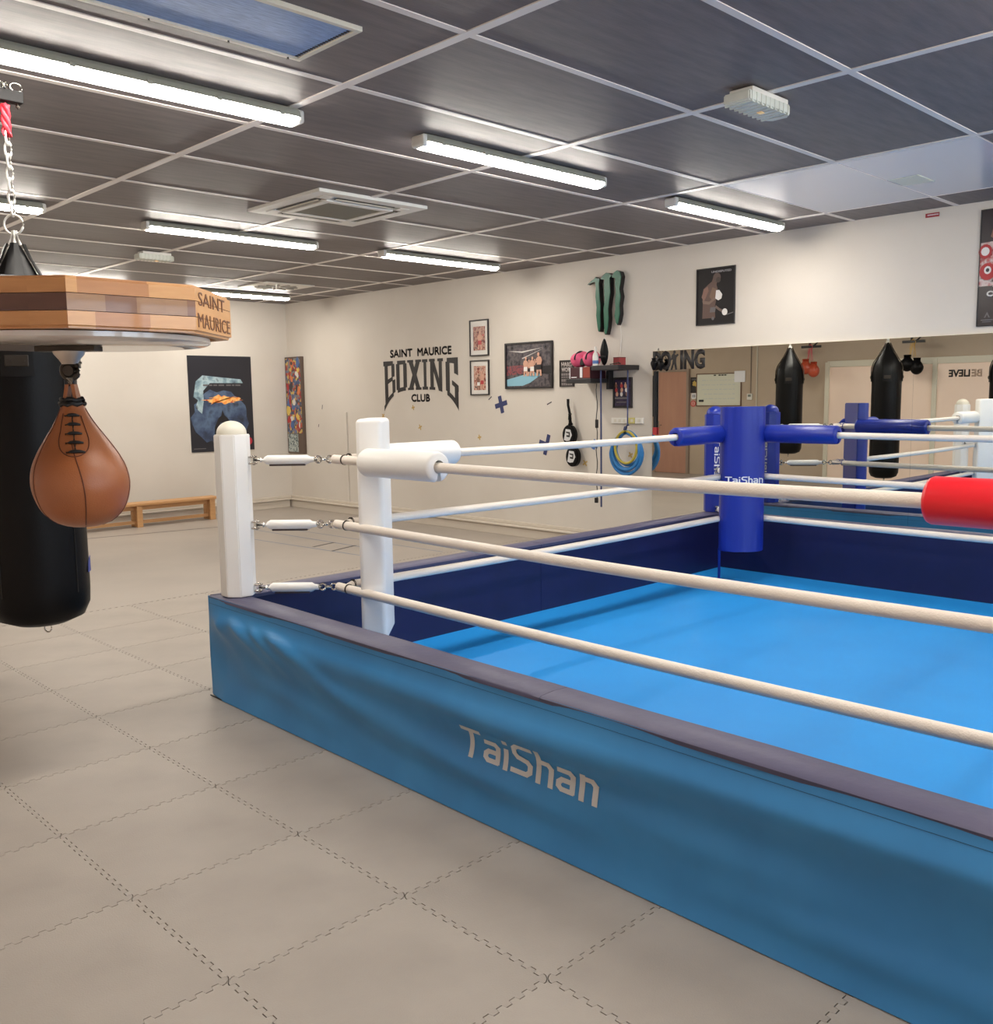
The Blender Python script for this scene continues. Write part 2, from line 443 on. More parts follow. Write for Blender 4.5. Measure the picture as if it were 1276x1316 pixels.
# left wall: door, glazed screen (seen in the mirror)
m_door = mat('pinkish_door', (186, 140, 118), .5, noise=(2, (176, 130, 110), .3, .7), stretch=(1, 4, .6))
d = struct_root('door_1', (X0, 10.65, 0))
F = wallL(10.26, 0)
bm = BM(); F.box(bm, .03, .74, .005, 1.93, .01, .045, .003); obj('door_leaf', bm, m_door, d)
bm = BM(); F.box(bm, -.02, .03, 0, 1.98, 0, .06); F.box(bm, .74, .79, 0, 1.98, 0, .06); F.box(bm, .03, .74, 1.93, 1.98, 0, .06); obj('door_frame', bm, mat('door_frame_paint', (150, 132, 118), .5), d)
bm = BM(); tube(bm, [F.p(.68, .92, .045), F.p(.68, .92, .1)], .012); tube(bm, [F.p(.68, .92, .095), F.p(.57, .92, .095)], .011); F.box(bm, .66, .70, .84, 1.0, .045, .052); obj('door_handle', bm, m_metal, d)
m_scr = mat('pale_pink_panel', (250, 226, 208), .35, noise=(1.5, (244, 219, 200), .3, .7)); m_scrf = mat('cream_frame', (214, 208, 190), .4)
wn = struct_root('window_1', (X0, 3.8, 0))
ys = [0.3, 2.05, 3.9, 5.75, 7.5]
for a, b in zip(ys, ys[1:]):
    bm = BM(); F = wallL(a, 0); F.box(bm, .03, b - a - .03, .06, 1.93, .008, .03); obj('panel', bm, m_scr, wn)
bm = BM(); F = wallL(0, 0)
for y in ys: F.box(bm, y - .035, y + .035, 0, 2.0, .005, .06, .003)
F.box(bm, .3, 7.5, 1.92, 2.02, .005, .05, .003); F.box(bm, .3, 7.5, 0, .08, .005, .05, .003)
obj('window_frame', bm, m_scrf, wn)
text('lettering', 'LIEVE', wallL(5.07 + .17, 1.71), .31, m_ink, wn, height=.11, bold=.04, z=.031)
text('lettering', 'BE', wallL(5.07, 1.71), .15, mat('pale_outline_print', (184, 160, 142), .5), wn, height=.11, bold=.04, z=.031)

# ------------------------------------------------------------------ ceiling lights
def batten(x0, x1, y, label, zt=H - .008):
    t = thing('ceiling_light', label, 'light', ((x0 + x1) / 2, y, zt), 'fluorescent style battens under the ceiling')
    bm = BM(); L = x1 - x0
    prof = [(-.04, 0), (-.05, -.015), (-.058, -.040), (.058, -.040), (.05, -.015), (.04, 0)]
    a = [bm.verts.new((x0 + .02, y + p, zt + q)) for p, q in prof]; b = [bm.verts.new((x1 - .02, y + p, zt + q)) for p, q in prof]
    bm.faces.new(a); bm.faces.new(b)
    for i in range(6): bm.faces.new((a[i], a[(i + 1) % 6], b[(i + 1) % 6], b[i]))
    obj('housing', bm, m_house, t)
    bm = BM(); n = 8
    pr = [(.054 * math.cos(PI + PI * k / n), -.0402 + .030 * math.sin(PI + PI * k / n)) for k in range(n + 1)]
    a = [bm.verts.new((x0 + .03, y + p, zt + q)) for p, q in pr]; b = [bm.verts.new((x1 - .03, y + p, zt + q)) for p, q in pr]
    for i in range(n): bm.faces.new((a[i], a[i + 1], b[i + 1], b[i]))
    bm.faces.new(a); bm.faces.new(b)
    obj('lens', bm, m_lens, t, smooth=True, auto=40)
    for xx in (x0 + .012, x1 - .012):
        bm = BM(); box(bm, xx - .018, xx + .018, y - .05, y + .05, zt - .062, zt - .002, .012); obj('end_cap', bm, m_white, t)
    for k in range(5):
        xx = x0 + .12 + (L - .24) * k / 4
        for s in (-1, 1):
            bm = BM(); box(bm, xx - .012, xx + .012, y + s * .059 - .003, y + s * .059 + .003, zt - .046, zt - .028, .002); obj('clip', bm, m_house, t)
LT = [(1.07, 2.53, 3.86, 'long lit ceiling light above the punching bag, nearest to the camera'),
      (3.18, 4.62, 3.78, 'lit ceiling light in front of the air conditioning cassette'),
      (5.42, 6.86, 3.83, 'lit ceiling light beside the white glossy ceiling tiles'),
      (.93, 2.39, 6.72, 'lit ceiling light cut by the left edge of the photo'),
      (3.14, 4.62, 6.86, 'lit ceiling light just behind the air conditioning cassette'),
      (5.30, 6.74, 6.84, 'lit ceiling light above the framed pictures wall'),
      (5.25, 6.66, 10.52, 'farthest lit ceiling light, just above the end of the wooden board')]
for a in LT: batten(*a)
for x, cn in ((1.07, 'left'), (3.18, 'middle'), (5.42, 'right')):   # rows outside the frame that light the room
    for y, rn in ((.82, 'directly above the camera'), (-2.1, 'behind the camera')):
        batten(x, x + 1.45, y, 'unseen %s ceiling light of the row %s' % (cn, rn))
batten(1.02, 2.46, 10.5, 'ceiling light at the back left, hidden behind the wooden board')  # added out of sight to brighten the far end of the room
batten(3.14, 4.58, 10.5, 'ceiling light at the back, second from the left, hidden behind the wooden board')  # second hidden batten, added to lift the dim back area

# emergency lights
m_clear = mat('clear_ribbed_plastic', (222, 224, 212), .25, noise=(10, (206, 208, 198), .3, .7))
def emergency(cx, cy, hx, hy, label):
    t = thing('emergency_light', label, 'light', (cx, cy, H - .008))
    bm = BM(); box(bm, cx - hx * .8, cx + hx * .8, cy - hy * .9, cy + hy * .9, H - .03, H - .008, .004); obj('base_plate', bm, m_white, t)
    bm = BM()
    a = [(cx - hx, cy - hy), (cx + hx * .82, cy - hy), (cx + hx, cy - hy * .6), (cx + hx, cy + hy * .6), (cx + hx * .82, cy + hy), (cx - hx, cy + hy)]
    prism(bm, a, H - .075, H - .03, bev=.006)
    for k in range(9):
        x = cx - hx * .9 + k * hx * .2
        box(bm, x, x + hx * .05, cy - hy - .003, cy + hy + .003, H - .079, H - .034)
    obj('diffuser', bm, m_clear, t)
    bm = BM(); box(bm, cx, cx + .03, cy - .012, cy + .012, H - .081, H - .0765, .002); obj('bulb', bm, mat('amber_lamp', (255, 206, 140), .4, emit=.25), t)
emergency(3.92, 2.30, .19, .065, 'clear ribbed emergency light above the ring, near the top right')
emergency(3.86, 8.25, .165, .06, 'clear ribbed emergency light above the wooden board, farther one')

# air conditioning cassette
ac = thing('ceiling_air_conditioner', 'white square ceiling air conditioning cassette with louvres', 'air conditioner', (3.95, 5.57, H))
ax0, ax1, ay0, ay1 = 3.50, 4.39, 5.13, 6.01; zc = H - .025
bm = BM()
def rframe(bm, x0, x1, y0, y1, t, z0, z1, bev=0):
    box(bm, x0, x1, y0, y0 + t, z0, z1, bev); box(bm, x0, x1, y1 - t, y1, z0, z1, bev); box(bm, x0, x0 + t, y0 + t, y1 - t, z0, z1, bev); box(bm, x1 - t, x1, y0 + t, y1 - t, z0, z1, bev)
rframe(bm, ax0, ax1, ay0, ay1, .09, zc, H, .004); rframe(bm, ax0 + .17, ax1 - .17, ay0 + .17, ay1 - .17, .05, zc - .012, H, .004); box(bm, ax0 + .05, ax1 - .05, ay0 + .05, ay1 - .05, H - .006, H + .002)
for sx in (0, 1):
    for sy in (0, 1):
        x = ax0 + .09 if sx == 0 else ax1 - .17; y = ay0 + .09 if sy == 0 else ay1 - .17
        box(bm, x, x + .08, y, y + .08, zc - .002, H)
obj('fascia', bm, m_white, ac)
for k in range(4):
    bm = BM(); c_ = V(((ax0 + ax1) / 2, (ay0 + ay1) / 2, zc + .008))
    dx, dy = ((1, 0), (-1, 0), (0, 1), (0, -1))[k]
    e = V((dx, dy, 0)); s = V((-dy, dx, 0)); tlt = (e + V((0, 0, .45))).normalized(); up = s.cross(tlt)
    obox(bm, c_ + e * .318 + V((0, 0, -.0125)), s, tlt, up, .235, .006, .0015, .001)
    obj('louvre', bm, m_offw, ac)
    bm = BM(); obox(bm, c_ + e * .318 + V((0, 0, -.0085)), s, e, (0, 0, 1), .235, .024, .002); obj('air_slot', bm, m_black, ac)
bm = BM()
for k in range(24): y = ay0 + .225 + k * (ay1 - ay0 - .45) / 23; box(bm, ax0 + .22, ax1 - .22, y - .004, y + .004, zc - .006, zc + .004)
box(bm, ax0 + .21, ax1 - .21, ay0 + .21, ay1 - .21, zc + .003, zc + .01)
o = obj('intake_grille', bm, mat('grey_beige_grille', (150, 142, 124), .5), ac)

# round swirl diffuser
df = thing('ceiling_diffuser', 'square white ceiling air diffuser with round swirl vanes', 'vent', (5.98, 9.86, H))
bm = BM(); box(bm, 5.72, 6.36, 9.48, 10.12, H - .016, H, .004); obj('plate', bm, m_white, df)
for k in range(12):
    a = 2 * PI * k / 12; e = V((math.cos(a), math.sin(a), 0)); s = V((-e.y, e.x, 0))
    bm = BM(); obox(bm, V((6.04, 9.80, H - .02)) + e * .16 + s * .02, e, s, (0, 0, 1), .085, .014, .006, .002); obj('vane', bm, mat('vane_grey', (150, 146, 138), .5), df)
# filter panel near the camera, its bluish reflection painted into the mesh colour
fp = thing('ceiling_vent_panel', 'large blue tinted ceiling grille with thin white frame, top of the photo', 'vent', (1.5, 3.06, H))
px0, px1, py0, py1 = .72, 2.16, 2.86, 3.27
bm = BM(); rframe(bm, px0, px1, py0, py1, .022, H - .02, H - .002, .002); obj('frame', bm, m_offw, fp)
bm = BM(); box(bm, px0 + .02, px1 - .02, py0 + .02, py1 - .02, H - .012, H - .004)
obj('mesh_sheet', bm, mat('blue_grey_mesh', (136, 172, 220), .4, 0, noise=(160, (112, 146, 196), .4, .6), stretch=(.1, 1, 1)), fp)
bm = BM()
for k in range(22): y = py0 + .03 + k * (py1 - py0 - .06) / 21; box(bm, px1 - .036, px1 - .026, y - .004, y + .004, H - .0145, H - .0115)
o = obj('hole_row', bm, m_black, fp); o['kind'] = 'stuff'
for x in (1.0, 1.27, 1.55, 1.85, 2.1):
    bm = BM(); tube(bm, [(x, py1 - .012, H - .026), (x, py1 - .012, H - .018)], .006, 8); obj('screw', bm, m_dmetal, fp)
bm = BM(); box(bm, X1 - .006, X1, 2.775, 2.872, 2.763, 2.792); rs = obj('warning_sign', bm, mat('red_sign', (150, 30, 42), .4)); tag(rs, 'tiny red sign at the top of the right wall under the ceiling', 'sign')
bm = BM(); F = wallR(2.865, 2.768)
for k in range(14): F.box(bm, .008 + k * .0058, .011 + k * .0058, .006, .016, .0061, .0066)
obj('sign_print', bm, m_pwhite, rs)

# ------------------------------------------------------------------ boxing ring
WC, BC, GC, RC = V((2.25, 4.385, 0)), V((6.90, 4.385, 0)), V((6.90, -.28, 0)), V((2.165, -.28, 0))
ring = thing('boxing_ring', 'boxing ring with blue canvas, blue skirt and white ropes', 'boxing ring', (4.55, 2.05, 0))
cen = (WC + BC + GC + RC) / 4
corners = [WC, BC, GC, RC]
ZL = .522; WT = .125
def inset(k, d):
    c = corners[k]; a = (corners[k - 1] - c).normalized(); b = (corners[(k + 1) % 4] - c).normalized(); return c + (a + b) * d
bm = BM(); q = [inset(k, WT - .01) for k in range(4)]
NG = 28; grid = []
for i in range(NG + 1):
    row = []
    for j in range(NG + 1):
        u, v = i / NG, j / NG
        p = (q[3].lerp(q[2], u)).lerp(q[0].lerp(q[1], u), v)
        zz = .062 + .0022 * math.sin(7 * u + 3 * v) * math.sin(5 * v)
        row.append(bm.verts.new((p.x, p.y, zz)))
    grid.append(row)
for i in range(NG):
    for j in range(NG): bm.faces.new((grid[i][j], grid[i + 1][j], grid[i + 1][j + 1], grid[i][j + 1]))
tag(obj('canvas', bm, m_canvas, ring, smooth=True), 'bright blue canvas floor of the ring')
bm = BM(); prism(bm, [(p.x, p.y) for p in q], .001, .055); obj('floor_pad', bm, m_navy, ring)
def fold(s, v, big):
    """outward bulge of the skirt; s metres from the white corner, v 0 bottom .. 1 top"""
    if not big: return .006 * math.sin(2.1 * s + 4 * v) * math.sin(PI * v) + .004 * math.sin(6 * s) * v * (1 - v) * 4
    d = .030 * math.exp(-((v - .78 + .05 * math.sin(1.1 * s)) / .13) ** 2)
    d -= .016 * math.exp(-((v - .45 + .06 * math.sin(1.7 * s + 1)) / .2) ** 2)
    # radiating creases close to the corner
    for s0, sl, amp, wd, v0 in ((.28, .55, .022, .055, .86), (.46, .5, .016, .04, .86), (.62, .95, .028, .085, .86), (.12, .35, .010, .05, .8)):
        if v < v0:
            c = s0 + (v0 - v) * sl * 1.6; f = max(0, 1 - (v0 - v) * 1.5)
            d += amp * math.exp(-((s - c) / (wd * (1 + (v0 - v) * 2))) ** 2) * f * min(1, (v0 - v) * 12 + .3)
    # long sagging swells
    for sc_, vc, sl, amp, lw, hw in ((1.25, .50, -.12, .020, .55, .10), (1.9, .33, -.10, .016, .6, .09), (2.2, .72, -.04, .012, .5, .08), (2.9, .42, -.03, .014, .7, .12), (3.5, .22, .02, .012, .5, .10), (.75, .28, -.2, .01, .4, .1)):
        d += 1.5 * amp * math.exp(-((s - sc_) / lw) ** 2) * math.exp(-((v - vc - sl * (s - sc_)) / hw) ** 2)
    d *= min(1, v * 6) * min(1, (1 - v) * 5)
    d += .022 * max(0, 1 - v * 4.5) ** 1.5
    e = min(1, s * 7); return d * e
def side_pt(k, s, z, out):
    a, b = corners[k], corners[(k + 1) % 4]; d = (b - a).normalized(); n = V((d.y, -d.x, 0))
    if n.dot(cen - a) > 0: n = -n
    return a + d * s + n * out + V((0, 0, z))
NEAR = 3   # side from red corner to white corner
for k in range(4):
    a, b = corners[k], corners[(k + 1) % 4]; Ln = (b - a).length; big = k == NEAR
    nu, nv = (260, 40) if big else (60, 10)
    bm = BM(); g = []
    for i in range(nu + 1):
        row = []
        for j in range(nv + 1):
            s = Ln * i / nu; v = j / nv
            sw = (Ln - s) if big else s
            ex = -.012 + .024 * i / nu
            row.append(bm.verts.new(side_pt(k, s + ex, .003 + v * .515, .012 + fold(sw, v, big))))
        g.append(row)
    for i in range(nu):
        for j in range(nv): bm.faces.new((g[i][j], g[i + 1][j], g[i + 1][j + 1], g[i][j + 1]))
    sk = obj('skirt', bm, m_skirt, ring, smooth=True)
    if big: near_skirt = sk
    bm = BM()   # stitched hem line under the ledge
    for j in range(60):
        s0, s1 = Ln * j / 60, Ln * (j + 1) / 60
        def hp(s, z): return side_pt(k, s, z, .0135 + fold((Ln - s) if big else s, (z - .003) / .515, big))
        vv = [bm.verts.new(p) for p in (hp(s0, .482), hp(s1, .482), hp(s1, .4835), hp(s0, .4835))]; bm.faces.new(vv)
    obj('hem_stitch', bm, mat('dark_thread', (30, 70, 100), .6), sk)
    bm = BM()
    d = (b - a).normalized()
    pts = [side_pt(k, Ln * t / 10, .004, .03 if big else .012) for t in range(11)]
    tube(bm, pts, .003, 6); obj('hem_binding', bm, m_black, sk)
# the wordmark on the near skirt
LnN = (corners[0] - corners[3]).length
def skirt_fn(x, y, lift):
    s = 1.94 + x                         # metres from the white corner
    z = .223 + y; return side_pt(3, LnN - s, z, .012 + fold(s, (z - .003) / .515, True) + lift + .0008)
wordmark('lettering', skirt_fn, .64, .105, m_print, near_skirt)
# ledges and inner wall
for k in range(4):
    a, b = corners[k], corners[(k + 1) % 4]; Ln = (b - a).length
    for h_ in (0, 1):
        s0, s1 = (0, Ln / 2) if h_ == 0 else (Ln / 2, Ln)
        t0 = s0 + (.0 if h_ == 0 else .0012); t1 = s1 - (.0012 if h_ == 0 else 0)
        bm = BM(); n = 44; prof = [(.012, -.020), (.015, -.006), (.008, .0), (-.05, .004), (-WT + .004, .001), (-WT - .006, -.006), (-WT - .004, -.024)]
        rows = []
        for i in range(n + 1):
            s = t0 + (t1 - t0) * i / n; row = []
            for (o_, z_) in prof:
                e0 = max(0, -o_) if h_ == 0 else 0; e1 = max(0, -o_) if h_ == 1 else 0
                ss = max(s, e0) if h_ == 0 else min(s, Ln - e1)
                wob = .003 * math.sin(ss * 5.3 + k) * math.sin(ss * 2.1 + 1) if z_ > -.01 else .004 * math.sin(ss * 7 + k)
                row.append(bm.verts.new(side_pt(k, ss, ZL + z_ + (wob * .5), o_ + (wob if o_ > 0 else 0))))
            rows.append(row)
        for r0, r1 in zip(rows, rows[1:]):
            for j in range(len(prof) - 1): bm.faces.new((r0[j], r0[j + 1], r1[j + 1], r1[j]))
        bm.faces.new(rows[0]); bm.faces.new(rows[-1])
        obj('ledge_cover', bm, m_ledge, ring, smooth=True, auto=50)
        bm = BM()
        m0 = WT if h_ == 0 else 0; m1 = WT if h_ == 1 else 0
        pts = [side_pt(k, t0, 0, -.005), side_pt(k, t1, 0, -.005), side_pt(k, t1 - m1, 0, -WT), side_pt(k, t0 + m0, 0, -WT)]
        prism(bm, [(p.x, p.y) for p in pts], .002, ZL - .006)
        obj('wall_panel', bm, m_navy, ring)
# corners
posts = [(2.342, 4.268), (6.79, 4.335), (6.80, -.18), (2.30, -.17)]
pmats = [m_wpost, m_bpost, m_wpost, m_red]; cname = ['white', 'royal blue', 'white', 'red']
JT = .40
joints = []
for k in range(4):
    c = V((2.3, 4.31, 0)) if k == 0 else V((6.83, 4.31, 0)) if k == 1 else V((6.83, -.20, 0)) if k == 2 else V((2.27, -.20, 0))
    dd = V((1 if k in (0, 3) else -1, -1 if k in (0, 1) else 1, 0)); joints.append(c + dd * JT)
RZ = (1.205, .88, .56)
for k in range(4):
    pm = pmats[k]; px, py = posts[k]; dg = V((1 if k in (0, 3) else -1, -1 if k in (0, 1) else 1, 0)).normalized(); per = V((-dg.y, dg.x, 0))
    bm = BM(); R8 = .088
    oc = [(px + R8 * math.cos(PI / 8 + i * PI / 4), py + R8 * math.sin(PI / 8 + i * PI / 4)) for i in range(8)]
    prism(bm, oc, .003 if False else .527, 1.335, bev=.004); prism(bm, [(px + .05 * math.cos(i * PI / 2 + PI / 4), py + .05 * math.sin(i * PI / 2 + PI / 4)) for i in range(4)], .5, .53)
    post = obj('corner_post', bm, pm, ring); post['label'] = cname[k] + ' vinyl covered corner post'
    bm = BM(); r = .073; lathe(bm, [(r, 0), (r, .004)] + [(r * math.cos(a * PI / 16), .004 + .062 * math.sin(a * PI / 16)) for a in range(1, 9)], (px, py, 1.336), 28)
    obj('dome_cap', bm, m_offw if pm is m_wpost else pm, post, smooth=True)
    # pad
    J = joints[k]; pc = J + dg * (.14 * 1.414)
    th = .062; hw = .17 if k != 1 else .165
    bm = BM()
    if k == 0 or k == 2: obox(bm, pc + V((0, 0, .86)), per, dg, (0, 0, 1), hw, th, .545, .022, 0, 4)
    else:
        prof = [(-hw, -.05), (-hw, .0)] + [(-hw * math.cos(PI * i / 12), .0 + .085 * math.sin(PI * i / 12)) for i in range(1, 12)] + [(hw, 0), (hw, -.05)]
        a = []; b = []
        for (p_, q_) in prof:
            w_ = pc + per * p_ + dg * q_
            a.append((w_.x, w_.y))
        prism(bm, a, .315, 1.405, bev=.006)
    pad = obj('corner_pad', bm, pm, ring, smooth=True, auto=35); pad['label'] = cname[k] + ' padded corner cushion'
    face = th if k in (0, 2) else None
    def pf(x, y, lift, k=k, pc=pc, per=per, dg=dg, hw=hw):
        # text reads from inside the ring
        xx = x - .14; dirx = -per if (-per).cross(V((0, 0, 1))).dot(dg) > 0 else per
        q_ = .055 if k in (0, 2) else .085 * math.sqrt(max(0, 1 - (xx / hw) ** 2))
        return pc + dirx * xx + dg * (q_ + lift) + V((0, 0, .835 + y))
    wordmark('lettering', pf, .28, .05, m_pwhite if k in (1, 3) else m_pred, pad)
    if k == 1:
        for nrm in (V((1, 0, 0)), V((-1, -1, 0)).normalized()):
            if nrm.x > 0: side = V((0, 1, 0))
            else: side = V((1, -1, 0)).normalized()
            if side.cross(V((0, 0, 1))).dot(nrm) < 0: side = -side
            def vf(x, y, lift, nrm=nrm, side=side, px=px, py=py):
                return V((px, py, 0)) + nrm * (R8 * math.cos(PI / 8) + lift) + V((0, 0, 1.13 - x)) + side * (y - .02)
            wordmark('lettering', vf, .36, .045, m_pwhite, post)
    if k == 1:
        bm = BM(); w_ = pc - per * (-.16) ; tube(bm, [pc - dg * .03 - per * .16 + V((0, 0, .06)), pc - dg * .03 - per * .16 + V((0, 0, .33))], .012, 10); obj('pad_leg', bm, pm, pad)
    # turnbuckles
    for z in RZ:
        s = V((px, py, z)) + dg * (R8 - .004); e = J + V((0, 0, z)) - dg * .005; d = (e - s); Ln = d.length; d.normalize(); up = V((0, 0, 1)); sd = d.cross(up)
        bm = BM()
        for dz in (-.016, .016): obox(bm, s + d * .012 + up * dz, d, sd, up, .022, .016, .004, .001)
        tube(bm, [s + d * .02 - up * .024, s + d * .02 + up * .024], .007, 8)
        tube(bm, [s + d * .02, s + d * (Ln - .08)], .0065, 8)
        n = 14; rr = .016   # shackle ring
        for c_, rot_ in ((Ln - .075, 0), (Ln - .045, 1), (Ln - .018, 0)):
            cc = s + d * c_; v2 = sd if rot_ else up
            tube(bm, [cc + d * rr * math.cos(2 * PI * i / n) + v2 * rr * math.sin(2 * PI * i / n) for i in range(n)], .005, 6, closed=True)
        tb = obj('turnbuckle', bm, m_metal, ring, smooth=True, auto=40)
        bm = BM(); a0, a1 = .055, Ln - .095
        tube(bm, [s + d * a0, s + d * (a0 + .02), s + d * (a0 + .035), s + d * (a1 - .035), s + d * (a1 - .02), s + d * a1], [.014, .015, .024, .024, .015, .014], 14)
        obj('turnbuckle_cover', bm, m_wpost, tb, smooth=True, auto=50)
        bm = BM(); obox(bm, s + d * ((a0 + a1) / 2) - up * .021, d, sd, up, (a1 - a0) / 2 - .045, .012, .009, .002); obj('cover_slit', bm, mat('dark_slit', (74, 62, 60), .6), tb)
# ropes
for k in range(4):
    A, B = joints[k], joints[(k + 1) % 4]; d = (B - A).normalized()
    nn = V((-d.y, d.x, 0))
    for z in RZ:
        bm = BM(); n = 40
        L_ = (B - A).length
        tube(bm, [A + d * (L_ * i / n) + V((0, 0, z - .012 * math.sin(PI * i / n))) for i in range(n + 1)], .0225, 16)
        r_ = obj('rope', bm, m_rope, ring, smooth=True, auto=60)
        for (P_, dr, kk) in ((A, d, k), (B, -d, (k + 1) % 4)):
            # collar ring close to the corner
            bm = BM(); tube(bm, [P_ + dr * .085 + V((0, 0, z)), P_ + dr * .092 + V((0, 0, z))], .0255, 16); obj('rope_collar', bm, m_dmetal if kk in (0, 2, 3) else m_bpost, r_)
    # padded sleeves on the top rope at each end
    for (P_, dr, kk) in ((A, d, k), (B, -d, (k + 1) % 4)):
        bm = BM(); z = 1.200; n = 24; ro, ri = .0675, .030
        rings = []
        up = V((0, 0, 1)); sd = dr.cross(up)
        a0 = -PI / 2 + .22; a1 = 3 * PI / 2 - .22
        s0, s1 = (.27, .80) if kk == 0 else (.21, .82)
        sec = []
        prof = [(s0, ri), (s0, ro - .014), (s0 + .006, ro - .004), (s0 + .016, ro), (s1 - .016, ro), (s1 - .006, ro - .004), (s1, ro - .014), (s1, ri), (s0, ri)]
        for i in range(n + 1):
            an = a0 + (a1 - a0) * i / n
            rad = sd * math.cos(an) + up * math.sin(an)
            sec.append([bm.verts.new(P_ + dr * s_ + rad * r2 + V((0, 0, z))) for s_, r2 in prof[:-1]])
        m_ = len(prof) - 1
        for q0, q1 in zip(sec, sec[1:]):
            for j in range(m_): bm.faces.new((q0[j], q0[(j + 1) % m_], q1[(j + 1) % m_], q1[j]))
        bm.faces.new(sec[0]); bm.faces.new(sec[-1])
        o = obj('rope_sleeve', bm, pmats[kk], ring, smooth=True, auto=40); o['label'] = cname[kk] + ' padded sleeve on the top rope'

# ------------------------------------------------------------------ mirror on the right wall
mr = thing('wall_mirror', 'wide frameless wall mirror behind the ring reflecting the bags and the door', 'mirror', (7.25, 2.0, .1))
my = [5.30, 2.905, .50, -1.9]
for a, b in zip(my, my[1:]):
    bm = BM(); box(bm, 7.236, 7.2595, b + .0004, a - .0004, .1, 1.902); obj('mirror_panel', bm, m_mirror, mr)
bm = BM(); box(bm, 7.2545, 7.2598, -1.9, 5.302, 1.9025, 1.908); obj('top_clip', bm, m_offw, mr)
FM = Fr((7.2345, 5.295, 1.725), (0, -1, 0), (0, 0, 1))
st = text('mirror_lettering', 'BO', FM, .20, m_ink, None, height=.175, bold=.05, thick=.0008); tag(st, 'black sticker letters B and O at the top left of the mirror', 'lettering')
st = text('mirror_lettering', 'ING', Fr((7.2345, 4.995, 1.725), (0, -1, 0), (0, 0, 1)), .26, m_ink, None, height=.175, bold=.05, thick=.0008); tag(st, 'black sticker letters I, N and G on the mirror top', 'lettering')
bm = BM(); F = Fr((7.2345, 5.10, 1.725), (0, -1, 0), (0, 0, 1))
F.poly(bm, [(.0, .0), (.018, .0), (.038, .06), (.052, .0), (.07, .0), (.06, .07), (.062, .11), (.085, .13), (.078, .145), (.05, .13), (.048, .14), (.03, .15), (.012, .13), (.004, .09), (.018, .09), (.026, .1), (.02, .06)], 0, .0008)
F.poly(bm, ell(.042, .16, .013, .015, 12), 0, .0008)
tag(obj('mirror_figure', bm, m_ink), 'black boxer figure sticker standing for a letter on the mirror', 'sticker')

# ------------------------------------------------------------------ wall graphics: club name
def R2(bm, F, x0, x1, y0, y1, warp, n=5):
    quad(bm, F, [(x0, y0), (x1, y0), (x1, y1), (x0, y1)], warp, n)
QZ = [0]
def quad(bm, F, q, warp, n=5):
    """bilinear quad mesh warped"""
    rows = []; QZ[0] = (QZ[0] + 1) % 8; lift = .0012 + QZ[0] * .0003
    for i in range(n + 1):
        u = i / n; row = []
        for j in range(n + 1):
            v = j / n
            x = (q[0][0] * (1 - u) + q[1][0] * u) * (1 - v) + (q[3][0] * (1 - u) + q[2][0] * u) * v
            y = (q[0][1] * (1 - u) + q[1][1] * u) * (1 - v) + (q[3][1] * (1 - u) + q[2][1] * u) * v
            X, Y = warp(x, y); row.append(bm.verts.new(F.p(X, Y, lift)))
        rows.append(row)
    for i in range(n):
        for j in range(n): bm.faces.new((rows[i][j], rows[i + 1][j], rows[i + 1][j + 1], rows[i][j + 1]))
lg = thing('wall_lettering', 'large black club name lettering painted on the white wall', 'lettering', (7.259, 8.7, 1.33))
FW = wallR(9.39, 1.955)
tw = 1.38
LET = {
 'B': [('r', .0, .36, .9, 1), ('r', .0, .36, 0, .1), ('r', .1, .38, .05, .95), ('r', .36, .84, .88, 1), ('r', .36, .84, 0, .12), ('r', .36, .8, .45, .56), ('r', .7, .96, .55, .92), ('r', .74, 1, .08, .46)],
 'O': [('r', .04, .34, .1, .9), ('r', .66, .96, .1, .9), ('r', .14, .86, .87, 1), ('r', .14, .86, 0, .13)],
 'X': [('q', (.06, 0), (.36, 0), (.96, 1), (.66, 1)), ('q', (.66, 0), (.96, 0), (.36, 1), (.06, 1)), ('r', 0, .44, .92, 1), ('r', .58, 1, .92, 1), ('r', 0, .44, 0, .08), ('r', .58, 1, 0, .08)],
 'I': [('r', .3, .7, 0, 1), ('r', .1, .9, .9, 1), ('r', .1, .9, 0, .1)],
 'N': [('r', .08, .32, 0, 1), ('r', .7, .92, 0, 1), ('q', (.66, 0), (.92, 0), (.32, 1), (.08, 1)), ('r', 0, .42, .91, 1), ('r', .6, 1, .91, 1), ('r', 0, .42, 0, .09)],
 'G': [('r', .04, .34, .1, .9), ('r', .14, .86, .87, 1), ('r', .14, .86, 0, .13), ('r', .68, .98, .66, 1), ('r', .7, .98, .0, .46), ('r', .5, 1, .36, .47)],
}
cells = [('B', 0, .165), ('O', .175, .335), ('X', .34, .525), ('I', .53, .62), ('N', .63, .81), ('G', .835, 1.0)]
for ch, u0, u1 in cells:
    def warp(x, y, u0=u0, u1=u1):
        u = u0 + (u1 - u0) * x; h = .355 + .255 * abs(2 * u - 1) ** 4
        return tw * u, -h * (1 - y)
    bm = BM()
    for it in LET[ch]:
        if it[0] == 'r': R2(bm, FW, it[1], it[2], it[3], it[4], warp)
        else: quad(bm, FW, list(it[1:]), warp)
    obj('letter', bm, m_ink, lg)
text('lettering', 'SAINT', wallR(9.25, 1.998), .42, m_ink, lg, height=.088, bold=.0, z=.0005, fat=.009)
text('lettering', 'MAURICE', wallR(8.73, 1.998), .60, m_ink, lg, height=.088, bold=.0, z=.0005, fat=.009)
text('lettering', 'CLUB', wallR(8.86, 1.462), .335, m_ink, lg, height=.083, bold=.0, z=.0005, fat=.009)

